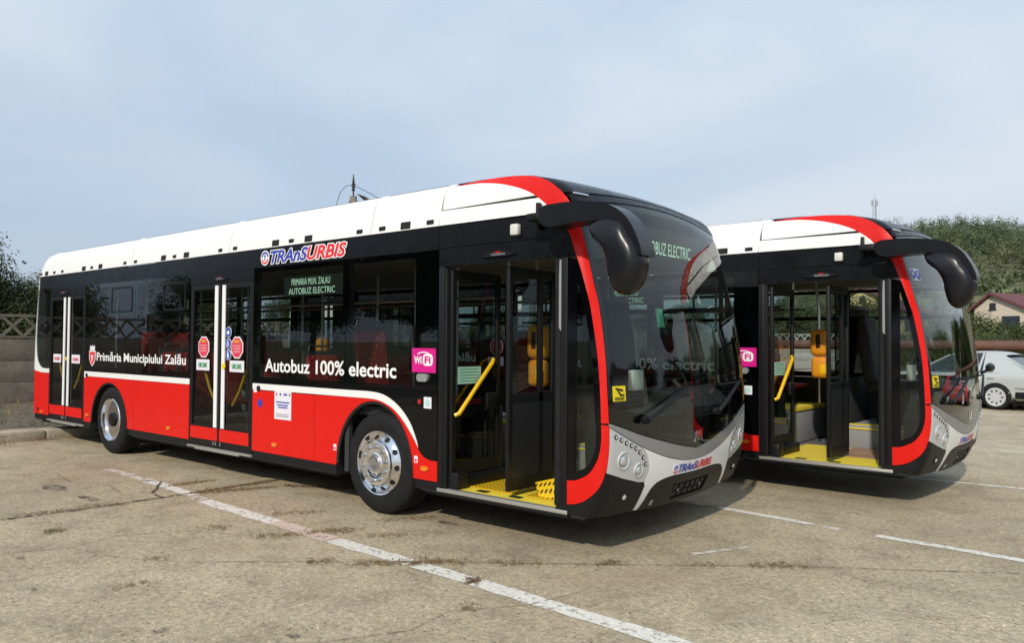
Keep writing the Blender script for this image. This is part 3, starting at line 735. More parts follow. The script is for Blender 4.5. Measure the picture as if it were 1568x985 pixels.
    decal('side_sticker', rect(-6.59, -6.53, 1.05, 1.13), 'paper', B); patch('lock', circ(-6.50, 1.085, .028), 'dark_hole', B, off=.012, th=.014)
    decal('paper_notice', rect(-1.67, -1.365, .778, 1.085), 'paper', B)
    decal('paper_notice', circ(-1.63, 1.045, .013, 12), 'red_decal', B, off=.006); decal('paper_notice', circ(-1.56, 1.045, .014, 12), 'blue_decal', B, off=.006); decal('paper_notice', rect(-1.50, -1.44, 1.036, 1.054), 'blue_decal', B, off=.006); decal('paper_notice', rect(-1.40, -1.385, 1.03, 1.06), 'lines_grey', B, off=.006)
    for k, (a, b, z) in enumerate(((-1.64, -1.40, .955), (-1.62, -1.42, .925), (-1.60, -1.43, .90), (-1.64, -1.40, .83), (-1.63, -1.41, .81))): decal('paper_notice', rect(a, b, z, z+(.012 if k < 3 else .005)), 'blue_sign' if k < 3 else 'lines_grey', B, off=.006)
    decal('round_sticker', circ(-1.95, .93, .045), 'blue_decal', B)
    for x in (-.625, .53): decal('side_sticker', rect(x-.022, x+.022, .54, .60), 'paper', B); 
    for x in (-.625, .53): decal('side_sticker', rect(x-.013, x+.013, .55, .572), 'red_decal', B, off=.005)
    # ---- small openings along the foot of the roof fairing
    for x, big in ((-8.38, 0), (-8.15, 1), (-7.83, 0), (-7.51, 0), (-6.70, 1), (-6.42, 0), (-6.12, 1), (-5.33, 0), (-5.01, 0), (-4.22, 1), (-3.93, 0), (-3.63, 1), (-2.83, 0), (-2.51, 0), (-1.70, 1), (-1.41, 0), (-1.11, 1), (-.29, 0), (.04, 0), (.36, 1), (.68, 0)):
        a, b = (.065, .033) if big else (.045, .02)
        vn = patch('roof_vent', rrect(x-a, x+a, 2.677-b, 2.677+b, .008, 2), 'black_plastic', B, off=.003, th=.006, holes=[rrect(x-a+.012, x+a-.012, 2.677-b+.008, 2.677+b-.008, .004, 2)])
        patch('roof_vent', rect(x-a+.008, x+a-.008, 2.677-b+.006, 2.677+b-.006), 'dark_hole', B, off=.002, th=.003)
    # ---- wheels
    for cx, front_ in ((0, True), (-5.74, False)):
        for far in (False, True):
            rt = empty('wheel', (0, 0, 0)); rt.parent = B
            fl = (lambda y: WD-y) if far else (lambda y: y)
            mb = MB()
            prof = [(.300, .06), (.302, .035), (.325, .024), (.37, .016), (.415, .022), (.45, .035), (.468, .052), (.476, .075), (.478, .10), (.478, .12), (.470, .121), (.470, .130), (.478, .131), (.478, .165), (.470, .166), (.470, .176), (.478, .177), (.478, .21), (.470, .211), (.470, .221), (.478, .222), (.478, .27), (.46, .30), (.36, .315), (.30, .30)]
            mb.lathe([(r_, fl(y)) for r_, y in prof], (cx, 0, .478), 'y', 64, cap=False); mb.build('tyre', 'rubber', rt, angle=30)
            mb = MB()
            if front_: prof = [(.300, .06), (.305, .026), (.298, .014), (.289, .018), (.280, .05), (.270, .062), (.262, .058), (.222, .018), (.212, .0), (.208, -.018), (.200, -.026), (.185, -.027), (.125, -.027), (.115, -.022), (.105, -.020), (.09, -.030), (.03, -.036), (.002, -.036)]
            else: prof = [(.300, .06), (.305, .026), (.298, .016), (.288, .020), (.280, .06), (.268, .12), (.25, .155), (.20, .16), (.165, .155), (.155, .10), (.14, .085), (.06, .07), (.002, .068)]
            mb.lathe([(r_, fl(y)) for r_, y in prof], (cx, 0, .478), 'y', 64); mb.build('rim', 'polished', rt, angle=28)
            nr, ny_ = (.158, -.029) if front_ else (.185, .155)
            mb = MB()
            for k in range(10):
                if not far and k: mb.build('wheel_nut', 'steel', rt); mb = MB()
                a = 2*math.pi*k/10+.2; px, pz = cx+nr*math.cos(a), .478+nr*math.sin(a)
                mb.lathe([(.020, fl(ny_+.004)), (.020, fl(ny_-.006)), (.0145, fl(ny_-.008)), (.0135, fl(ny_-.026)), (.007, fl(ny_-.034))], (px, 0, pz), 'y', 10)
            mb.build('wheel_nut', 'steel', rt)
            mb = MB()
            for k in range(10):
                a = 2*math.pi*(k+.5)/10+.2; rc_ = .243 if front_ else .225
                # openings: dark ovals set into the dish, following its slope
                ce = []
                for j in range(16):
                    b_ = 2*math.pi*j/16; dr = .0185*math.cos(b_); ds = .028*math.sin(b_); r2 = rc_+dr
                    if front_:
                        y_ = .018+(r2-.222)
                        y_ -= .003
                    else: y_ = .156-.0015
                    aa = a+ds/r2; ce.append(mb.bm.verts.new((cx+r2*math.cos(aa), fl(y_), .478+r2*math.sin(aa))))
                mb.bm.faces.new(ce)
            mb.build('rim_openings', 'dark_hole', rt, smooth=False)
            if front_:
                mb = MB(); mb.lathe([(.072, fl(-.031)), (.072, fl(-.040)), (.055, fl(-.044)), (.05, fl(-.041)), (.002, fl(-.041))], (cx, 0, .478), 'y', 32); mb.build('hub', 'steel', rt)
            else:
                mb = MB(); mb.lathe([(.10, fl(.075)), (.10, fl(.04)), (.085, fl(.03)), (.002, fl(.028))], (cx, 0, .478), 'y', 32); mb.build('hub', 'black_plastic', rt)
    mb = MB(); mb.tube([(-5.74, .4, .478), (-5.74, 2.15, .478)], .09, 12); mb.tube([(0, .4, .478), (0, 2.15, .478)], .07, 12)
    mb.build('axle', 'dark_hole', B)
    # ---- far side
    for a, b in ((-8.3, -6.6), (-6.57, -5.0), (-4.97, -3.5), (-3.47, -2.1), (-2.07, -.5), (-.47, .85), (.95, 2.30)):
        wn = patch('side_window', rect(a, b, 1.15, 2.34), 'far_glass', B, th=0, mirror=True)
        patch('window_frame', rect(a, b, 1.15, 2.34), 'black_gloss', wn, off=-.006, th=.03, mirror=True, holes=[rrect(a+.05, b-.05, 1.22, 1.93, .03), rrect(a+.05, b-.05, 1.98, 2.29, .03)])
    patch('side_panel', [(-8.6, .40), (2.2, .40), (2.35, .62), (2.37, 1.146), (-8.6, 1.146)], 'black_paint', B, mirror=True, holes=[])
    patch('skirt', rect(-8.5, 2.2, .32, .395), 'black_plastic', B, mirror=True, off=-.008)
    pil = [(a, b) for a, b in [(2.30, 1.15), (2.30, 2.34)]]
    patch('quarter_frame', [(2.305, 1.15)] + [(X(a, b)-.004, b) for a, b in ru[::-1] if 1.15 < b < 2.34] + [(2.305, 2.34)], 'black_gloss', B, mirror=True, res=.08)
    # ---- inside
    mb = MB()
    for a, b in ((-8.5, -6.40), (-5.10, -.66), (.56, 2.3)): mb.box(a, b, .03, WD-.03, .30, .339)
    for a, b in ((-6.3995, -5.1005), (-.6595, .5595)): mb.box(a, b, .75, 1.80, .30, .339)
    mb.build('floor', 'floor_grey', B, smooth=False)
    mb = MB(); mb.box(-8.3, 2.0, .06, WD-.06, 2.47, 2.50); mb.box(-8.3, 2.0, .05, .28, 2.42, 2.469); mb.box(-8.3, 2.0, WD-.28, WD-.05, 2.36, 2.469); mb.build('ceiling', 'ceiling_grey', B, smooth=False)
    mb = MB()
    for a, b in ((-8.4, -7.96), (-6.59, -6.37), (-5.13, -3.51), (-2.09, -.65), (.56, .79)): mb.box(a, b, .035, .06, .345, 1.16)
    for a, b in ((-6.3695, -5.1305), (-.6495, .5595)): mb.box(a, b, .035, .06, 1.08, 1.16)
    mb.box(-8.4, 2.2, WD-.06, WD-.035, .345, 1.14); mb.box(-8.5, -8.42, .1, 2.45, .34, 2.46)
    mb.build('interior_lining', 'interior_dark', B, smooth=False)
    mb = MB()
    for x in (-7.96, -6.6, -4.98, -3.5, -2.1, -.482, .80): mb.box(x-.03, x+.03, .03, .075, .345, 2.42)
    for x in (-6.585, -4.985, -3.485, -2.085, -.485, .90): mb.box(x-.035, x+.035, WD-.08, WD-.03, 1.14, 2.42)
    mb.build('window_pillars', 'interior_dark', B, smooth=False)
    patch('interior_lining', [(-.25, .33), (.085, .33), (.085, .66), (.03, .72), (-.05, .64), (-.25, .585)], 'dark_hole', B, off=-.03, th=.01, tmode=True, res=.06)
    # front wheel housings and driver platform
    mb = MB(); mb.box(-.66, .72, .76, .98, .34, 1.0, .02); mb.build('wheel_housing', 'interior_dark', B)
    for q in ((-.66, .70, 1.28, 2.49, .34, .78), (-6.4, -5.1, .72, .9, .34, .98), (-6.4, -5.1, 1.7, 2.49, .34, .98)): mb = MB(); mb.box(*q, .02); mb.build('wheel_housing', 'interior_grey', B)
    mb = MB(); mb.box(.30, .705, 1.275, 2.4, .781, .80, .003); mb.box(.7005, .712, 1.275, 2.4, .755, .7805); mb.prism([(.31, .80), (.345, .80), (.30, 1.02), (.265, 1.02)], 1.275, 1.31, 'y'); mb.build('step_edge', 'yellow_floor', B, smooth=False)
    mb = MB(); mb.box(1.30, 2.34, 1.42, 2.48, .34, .63, .008); mb.build('driver_platform', 'interior_grey', B)
    mb = MB(); mb.box(1.30, 2.30, 1.405, 1.419, .585, .60); mb.box(1.305, 2.3, 1.43, 1.56, .631, .637); mb.build('step_edge', 'yellow_floor', B, smooth=False)
    mb = MB(); mb.box(.82, 2.18, .03, 1.40, .3395, .352); mb.build('entrance_floor', 'yellow_floor', B, smooth=False)
    mb = MB(); mb.box(.80, 2.18, -.012, .055, .322, .353, .004); mb.build('door_sill', 'sill_metal', B)
    mb = MB(); mb.box(.80, 2.18, -.009, .05, .298, .3215); mb.build('door_sill', 'black_plastic', B)
    for a in (1.16, 1.52): mb = MB(); mb.box(a, a+.11, .10, .16, .3525, .358); mb.build('floor_hook', 'dark_hole', B, smooth=False)
    # front door: jambs and two leaves standing open across the doorway
    mb = MB(); mb.box(.80, .865, -.004, .07, .34, 2.272, .006); mb.build('door_jamb', 'black_plastic', B)
    mb = MB(); mb.box(.868, .895, .0, .05, .36, 2.26, .004); mb.build('door_jamb', 'rubber', B)
    mb = MB(); mb.box(2.112, 2.172, -.006, .08, .34, 2.272, .006); mb.build('door_jamb', 'black_plastic', B)
    mb = MB(); mb.tube([(2.075, .03, .38), (2.075, .03, 2.26)], .035, 12); mb.build('door_jamb', 'rubber', B)
    mb = MB(); mb.prism([(2.075, 1.75), (2.118, 1.70), (2.122, 2.255), (2.095, 2.255)], -.001, .02, 'y'); mb.build('door_jamb', 'interior_grey', B)
    def leaf(x, y0, y1, lower, z0):
        d = empty('entrance_door', (0, 0, 0)); d.parent = B
        zt = 2.24; f = .05
        holes_z = (1.17, 2.16)
        mb = MB(); t_ = .018
        mb.box(x-t_, x+t_, y0, y0+f, z0, zt, .006); mb.box(x-t_, x+t_, y1-f, y1, z0, zt, .006)
        mb.box(x-t_+.001, x+t_-.001, y0+f, y1-f, z0, z0+.10); mb.box(x-t_+.001, x+t_-.001, y0+f, y1-f, zt-.08, zt)
        if lower: mb.box(x-t_+.001, x+t_-.001, y0+f, y1-f, 1.12, 1.19); mb.box(x-t_+.001, x+t_-.001, (y0+y1)/2+.09, (y0+y1)/2+.14, z0+.1, zt-.08)
        mb.build('door_frame', 'black_plastic', d)
        if lower:
            mb = MB(); mb.box(x-.008, x+.014, y0+f-.002, (y0+y1)/2+.091, z0+.02, 1.125); mb.box(x-.008, x+.014, (y0+y1)/2+.139, y1-f+.002, z0+.02, 1.125); mb.build('door_panel', 'door_panel', d, smooth=False)
        mb = MB(); v = [mb.bm.verts.new(q) for q in ((x, y0+f, 1.19 if lower else z0+.1), (x, y1-f, 1.19 if lower else z0+.1), (x, y1-f, zt-.08), (x, y0+f, zt-.08))]; mb.bm.faces.new(v); mb.build('door_glass', 'door_glass', d, smooth=False)
        return d
    l1 = leaf(.93, .02, .66, False, .47)
    mb = MB(); mb.tube([(.955, .05, .985), (.985, .07, 1.0), (.985, .50, 1.43), (.955, .55, 1.46)], .019, 10); mb.build('handrail', 'yellow_rail', l1)
    mb = MB(); mb.box(.934, .937, .10, .40, 1.25, 1.40); mb.build('door_sticker', 'mint', l1, smooth=False)
    mb = MB()
    for k in range(5): mb.box(.9372, .938, .12, .38, 1.27+k*.026, 1.277+k*.026)
    mb.build('door_sticker', 'green_decal', l1, smooth=False)
    mb = MB(); mb.box(.949, .985, .44, .57, 1.02, 1.16, .01); mb.build('door_lock', 'black_plastic', l1)
    mb = MB(); mb.box(.90, 1.02, .02, .16, .353, .50, .02); mb.box(.905, 1.0, .16, .70, .353, .46, .02); mb.build('door_drive', 'black_plastic', l1)
    l2 = leaf(1.53, .06, .70, True, .40)
    # the yellow ramp mat, one corner curled up
    mb = MB()
    def sheet(pts, m_, name):
        mb = MB(); n = len(pts)
        v = [mb.bm.verts.new(q) for q in pts]+[mb.bm.verts.new((q[0], q[1], q[2]+.005)) for q in pts]
        mb.bm.faces.new(v[:n]); mb.bm.faces.new(v[n:])
        for i in range(n): mb.bm.faces.new((v[i], v[(i+1) % n], v[n+(i+1) % n], v[n+i]))
        return mb.build(name, m_, B, smooth=False)
    sheet([(.99, .20, .3565), (1.50, .20, .3565), (1.50, 1.32, .3565), (1.02, 1.32, .3565)], 'yellow_mat', 'ramp_mat')
    sheet([(1.60, .20, .3565), (2.09, .20, .3565), (2.09, .62, .3565), (1.60, .58, .3565)], 'yellow_mat', 'ramp_mat')
    sheet([(1.71, .25, .362), (2.05, .22, .362), (2.05, .36, .57), (1.61, .34, .445)], 'yellow_mat', 'ramp_mat')
    # poles, stanchion, driver partition, seats
    mb = MB()
    for x, y in ((-7.3, .75), (-6.5, .85), (-5.0, .95), (-3.6, .85), (-2.0, .85), (-.5, .95), (-7.3, 1.8), (-5.0, 1.6), (-3.6, 1.7), (-2.0, 1.7), (-.5, 1.6)):
        mb.tube([(x, y, .34), (x, y, 2.47)], .017, 8)
    mb.tube([(-8.2, .85, 2.05), (.7, .85, 2.05)], .016, 8); mb.tube([(-8.2, 1.7, 2.05), (.7, 1.7, 2.05)], .016, 8)
    mb.tube([(.78, 1.05, .9), (.79, .98, 1.15), (.80, .97, 1.3), (.80, .97, 2.0), (.84, .9, 2.35), (.9, .8, 2.47)], .017, 8)
    mb.tube([(1.08, 1.10, .9), (1.10, 1.04, 1.1), (1.10, 1.04, 2.0), (1.05, 1.06, 2.45)], .017, 8)
    mb.build('grab_pole', 'steel', B)
    vd = MB(); vd.box(1.02, 1.24, .93, 1.07, 1.46, 1.78, .06, 4); vd.box(1.03, 1.23, .94, 1.06, 1.20, 1.455, .05, 4); v1 = vd.build('ticket_validator', 'orange', B)
    vd = MB(); vd.box(1.10, 1.15, .920, .9295, 1.56, 1.72, .004); vd.build('validator_screen', 'dark_hole', v1)
    vd = MB(); vd.box(1.14, 1.23, .933, .939, 1.25, 1.36, .004); vd.build('validator_screen', 'yellow_rail', v1)
    for x, y in ((-2.2, 1.0), (-5.6, 1.1)):
        vd = MB(); vd.box(x-.09, x+.09, y-.06, y+.06, 1.36, 1.66, .06, 4); vd.build('ticket_validator', 'orange', B)
    mb = MB(); mb.box(1.20, 1.25, 1.62, 2.45, .34, 2.1, .01); mb.build('driver_partition', 'interior_dark', B)
    mb = MB(); mb.box(1.25, 1.27, 1.65, 2.42, 1.2, 2.05); mb.build('driver_partition', 'black_gloss', B, smooth=False)
    mb = MB(); mb.box(.42, .62, .78, .97, .99, 1.07, .02); mb.box(-.6, .6, .10, .75, .9, 1.0, .02); mb.build('equipment_box', 'interior_dark', B)
    def seat(x, y, z0, back=False):
        s_ = empty('seat', (0, 0, 0)); s_.parent = B
        mb = MB(); mb.prism([(x-.22, z0+.40), (x+.20, z0+.42), (x+.22, z0+.46), (x-.18, z0+.47)], y-.21, y+.21, 'y', .015)
        mb.prism([(x-.20, z0+.46), (x-.14, z0+.46), (x-.22, z0+1.06), (x-.245, z0+1.10), (x-.27, z0+1.06)], y-.20, y+.20, 'y', .02); mb.build('seat_cushion', 'seat_cloth', s_)
        mb = MB(); mb.prism([(x-.215, z0+.38), (x-.195, z0+.46), (x-.265, z0+1.0), (x-.275, z0+1.15), (x-.30, z0+1.15), (x-.295, z0+1.0), (x-.25, z0+.38)], y-.225, y+.225, 'y', .012)
        mb.tube([(x-.29, y-.15, z0+1.13), (x-.29, y-.13, z0+1.2), (x-.29, y+.13, z0+1.2), (x-.29, y+.15, z0+1.13)], .012, 6)
        mb.box(x-.1, x+.1, y-.05, y+.05, z0, z0+.40); mb.build('seat_shell', 'seat_shell', s_)
    for x in (-4.9, -4.2, -3.75): seat(x, .32, .62 if x < -4.6 else .36); seat(x, .76, .62 if x < -4.6 else .36)
    for x in (-7.6, -6.8, -5.9, -4.9, -4.1, -3.2, -2.4, -1.4): seat(x, 2.2, .55 if -6.5 < x < -4.7 else .36); seat(x, 1.76, .55 if -6.5 < x < -4.7 else .36)
    seat(.55, .40, .62); seat(-.35, .40, .62); seat(.3, 2.15, .60); seat(-1.15, .4, .36)
    # driver place
    mb = MB(); mb.prism([(1.42, 1.02), (1.90, 1.06), (1.92, 1.16), (1.50, 1.16)], 1.72, 2.2, 'y', .03); mb.prism([(1.40, 1.12), (1.54, 1.12), (1.46, 1.72), (1.42, 1.95), (1.32, 1.95), (1.31, 1.7)], 1.73, 2.19, 'y', .04); mb.box(1.5, 1.8, 1.85, 2.1, .63, 1.03, .03); mb.build('driver_seat', 'driver_seat', B)
    mb = MB(); mb.prism([(2.02, .64), (2.38, .64), (2.44, 1.05), (2.30, 1.17), (2.12, 1.20), (2.05, 1.12)], 1.35, 2.4, 'y', .03); mb.prism([(2.26, .36), (2.42, .40), (2.46, 1.02), (2.30, 1.08), (2.24, .9)], .12, 1.345, 'y', .02); mb.build('dashboard', 'interior_dark', B)
    mb = MB(); pts = [(2.02+.07*math.cos(a), 1.96+.23*math.cos(a+math.pi/2), 1.27+.20*math.sin(a+math.pi/2)) for a in [2*math.pi*k/24 for k in range(25)]]
    pts = [(2.03-.10*math.sin(a), 1.96+.23*math.cos(a), 1.27+.20*math.sin(a)) for a in [2*math.pi*k/24 for k in range(25)]]
    mb.tube(pts, .016, 8); mb.tube([(2.03, 1.75, 1.27), (2.03, 2.17, 1.27)], .014, 6); mb.tube([(2.04, 1.96, 1.26), (2.20, 1.96, 1.1)], .03, 8); mb.build('steering_wheel', 'black_plastic', B)
    mb = MB(); mb.box(2.04, 2.10, 1.10, 1.28, 1.20, 1.38, .01); mb.build('fare_machine', 'canvas_white', B)
    # ---- destination displays
    mb = MB(); mb.box(2.08, 2.16, .22, WD-.22, 2.30, 2.66); fd = mb.build('front_display', 'led_board', B, smooth=False)
    words('display_text', 'AUTOBUZ ELECTRIC', (1.07, 2.06, 2.42, 2.535), 'led_text', fd, fn=lambda x, z: Vector((2.164, x, z)))
    mb = MB(); mb.box(-1.60, -.56, .05, .09, 2.09, 2.30); sd = mb.build('side_display', 'led_board', B, smooth=False)
    words('display_text', 'PRIMARIA MUN. ZALAU', (-1.46, -.80, 2.205, 2.275), 'led_text', sd, fn=lambda x, z: Vector((x, .046, z)))
    words('display_text', 'AUTOBUZ ELECTRIC', (-1.51, -.72, 2.11, 2.175), 'led_text', sd, fn=lambda x, z: Vector((x, .046, z)))
    # ---- windscreen stickers, wipers
    decal('camera_sticker', rect(.136, .279, 1.187, 1.30), 'yellow_decal', B, tmode=True, off=.003, res=.05)
    decal('camera_sticker', [(.160, 1.287), (.245, 1.275), (.250, 1.258), (.175, 1.268)], 'dark_hole', B, tmode=True, off=.006)
    decal('camera_sticker', [(.185, 1.262), (.205, 1.260), (.225, 1.238), (.262, 1.238), (.262, 1.225), (.215, 1.225)], 'dark_hole', B, tmode=True, off=.006)
    for k in range(3): decal('camera_sticker', rect(.155, .26, 1.195+k*.009, 1.199+k*.009), 'dark_hole', B, tmode=True, off=.006)
    decal('windscreen_sign', rrect(.145, .385, 2.255, 2.375, .05), 'white_decal', B, tmode=True, off=.003, res=.06)
    for c_ in (.205, .325): decal('windscreen_sign', circ(c_, 2.315, .052), 'blue_sign', B, tmode=True, off=.006, holes=[circ(c_, 2.325, .022, 12, .028)])
    decal('exit_sticker', rect(.80, .90, 1.75, 1.90), 'green_sign', B, tmode=True, off=-.004)
    def F(t_, z, o_): x = t_+XC(z); return surf(x, z)+surfn(x, z)*o_
    for t0 in (.47, 1.60):
        wp = MB(); wp.tube([F(t0, 1.03, .02), F(t0, 1.03, .06)], .028, 12); wp.tube([F(t0, 1.03, .055), F(t0+.12, 1.075, .06), F(t0+.62, 1.25, .045)], [.020, .016, .009], 8)
        wp.tube([F(t0+.02, 1.045, .06), F(t0+.60, 1.262, .04)], .006, 6)
        wo_ = wp.build('wiper', 'black_plastic', B)
        wp = MB(); wp.tube([F(t0+.62-.48, 1.255, .022)]+[F(t0+.62-.48+.96*k/12, 1.255-.0*k, .024) for k in range(1, 13) if t0+.62-.48+.96*k/12 < 2*LT-.12], .010, 6); wp.build('wiper_blade', 'rubber', wo_)
    # ---- the big mirror on its arm
    mount = MB(); mount.box(1.895, 1.925, -.05, .0, 2.50, 2.71, .008); mount.box(1.92, 2.10, -.20, .0, 2.545, 2.60, .01); mount.build('mirror_bracket', 'black_plastic', B)
    arm = catmull([(2.085, 2.59), (2.14, 2.625), (2.25, 2.632), (2.41, 2.630), (2.65, 2.602), (2.78, 2.56), (2.89, 2.48), (2.96, 2.38), (3.01, 2.27), (3.02, 2.21)])+catmull([(2.95, 2.21), (2.91, 2.33), (2.83, 2.42), (2.68, 2.47), (2.53, 2.478), (2.36, 2.472), (2.25, 2.465), (2.16, 2.475), (2.10, 2.51), (2.082, 2.55)])
    sq = lambda pts: [(2.08+(a-2.08)*.94, b) for a, b in pts]
    arm = sq(arm)
    mb = MB(); mb.prism(arm, -.275, -.085, 'y', .04, 5); mr_ = mb.build('mirror', 'mirror_plastic', B, angle=60)
    # mirror head: superellipsoid-like shell built from the outline in rings across its depth
    headp = catmull([(2.545, 2.47), (2.70, 2.50), (2.85, 2.46), (2.925, 2.36), (2.985, 2.27), (3.01, 2.15), (2.97, 2.02), (2.90, 1.955), (2.83, 1.95), (2.775, 1.99), (2.74, 2.09), (2.715, 2.22), (2.66, 2.315), (2.58, 2.385), (2.545, 2.47)], 4)[:-1]; headp = sq(headp)
    cxh = 2.785; czh = 2.22; mb = MB(); rings = []
    for k in range(11):
        a = -math.pi/2+math.pi*k/10; sc = max(.35, math.cos(a)**.40) if 0 < k < 10 else .35; y = -.205+.125*math.sin(a)
        rings.append([mb.bm.verts.new((cxh+(p[0]-cxh)*sc, y, czh+(p[1]-czh)*sc)) for p in headp])
    n = len(headp)
    for a, b in zip(rings, rings[1:]):
        for k in range(n): mb.bm.faces.new((a[k], a[(k+1) % n], b[(k+1) % n], b[k]))
    mb.bm.faces.new(rings[0]); mb.bm.faces.new(rings[-1])
    mb.build('mirror_head', 'mirror_plastic', mr_, angle=80)
    # underside
    mb = MB()
    for a, b in ((-8.45, -6.40), (-5.10, -.66), (.56, 2.25)): mb.box(a, b, .09, WD-.09, .26, .299)
    for a, b in ((-6.3995, -5.1005), (-.6595, .5595)): mb.box(a, b, .75, 1.8, .26, .299)
    mb.box(-4.6, -1.2, .5, 2.1, .2, .259); mb.build('underbody', 'dark_hole', B, smooth=False)
    # hang everything on the root
    for ch in list(hold.children):
        ch.parent = root; ch.location.y -= HW
    bpy.data.objects.remove(hold)
    return root
bus = build_bus()
tag(bus, 'red white and black electric bus nearest the camera, lettered Autobuz 100% electric on its window', 'bus', 'electric buses parked on the lot')
bus_b = copy_tree(bus)
for ch in list(bus_b.children):                       # what the second bus does not have
    b_ = ch.name.split('.')[0]
    if b_ in ('ramp_mat', 'exit_sticker', 'emblem'): bpy.data.objects.remove(ch)
    elif b_ == 'windscreen_sign': pass
    elif b_ == 'front_display':
        for g_ in list(ch.children): bpy.data.objects.remove(g_)
for ch in list(bus.children):
    if ch.name.split('.')[0] == 'windscreen_sign': bpy.data.objects.remove(ch)
words('fleet_number', '13', (LT-.075, LT+.055, .80, .885), 'white_decal', bus_b, bold=.03, tmode=True, off=.004, fn=lambda x, z: surf(x+XC(z), z)+surfn(x+XC(z), z)*.006-Vector((0, HW, 0)))
cb_m = MB(); cb_m.box(1.45, 2.02, .62, 1.36, .3535, .36); cb_m.box(1.40, 1.7, .95, 1.38, .3605, .366)
cb_o = cb_m.build('cardboard_sheet', 'cardboard', None, smooth=False)
mi = MB(); mi.lathe([(.004, -.09), (.05, -.085), (.075, -.05), (.08, .0), (.07, .04), (.04, .06), (.004, .062)], (0, 0, 0), 'y', 20)
for v_ in mi.bm.verts: v_.co = Vector((2.60+v_.co.x*.6, 1.40+v_.co.y*1.3, 1.33+v_.co.z*.72))
mi.tube([(2.54, 1.22, 1.27), (2.60, 1.36, 1.31)], .02, 8); mi.build('wing_mirror', 'mirror_plastic', bus_b)
ang = -0.027218
# the near side line of the second bus starts at (1.425, 3.651)
bus_b.rotation_euler = (0, 0, ang)
cb_o.rotation_euler = (0, 0, ang); cb_o.location = (1.42522, 3.65149, 0.012)
tag(cb_o, 'crumpled brown cardboard sheet on the yellow entrance floor of the second bus', 'cardboard')
bus_b.location = (1.42522-HW*math.sin(ang), 3.65149+HW*math.cos(ang), 0.012)
tag(bus_b, 'second electric bus parked behind the first, partly hidden, with its front door open', 'bus', 'electric buses parked on the lot')

# ================================================================== the place
def nodemat(name): 
    m = bpy.data.materials.new(name); m.use_nodes = True; MAT[name] = m
    t = m.node_tree; return t, t.nodes['Principled BSDF'], t.nodes.new('ShaderNodeTexCoord')
def ramp(t, src, stops, interp_='LINEAR'):
    r_ = t.nodes.new('ShaderNodeValToRGB'); r_.color_ramp.interpolation = interp_
    el = r_.color_ramp.elements
    while len(el) < len(stops): el.new(0.5)
    for q, (p, c) in zip(el, stops): q.position = p; q.color = (*c, 1) if len(c) == 3 else c
    t.links.new(src, r_.inputs[0]); return r_
def noise(t, vec, scale, detail=5, rough=.6, dist=0):
    n = t.nodes.new('ShaderNodeTexNoise'); n.inputs['Scale'].default_value = scale; n.inputs['Detail'].default_value = detail
    n.inputs['Roughness'].default_value = rough; n.inputs['Distortion'].default_value = dist
    t.links.new(vec, n.inputs['Vector']); return n
def mixc(t, fac, a, b, mode='MIX', f=None):
    q = t.nodes.new('ShaderNodeMix'); q.data_type = 'RGBA'; q.blend_type = mode
    if fac is not None: t.links.new(fac, q.inputs['Factor'])
    else: q.inputs['Factor'].default_value = f
    for s_, k in ((a, 'A'), (b, 'B')):
        if isinstance(s_, tuple): q.inputs[k].default_value = (*s_, 1)
        else: t.links.new(s_, q.inputs[k])
    return q.outputs['Result']
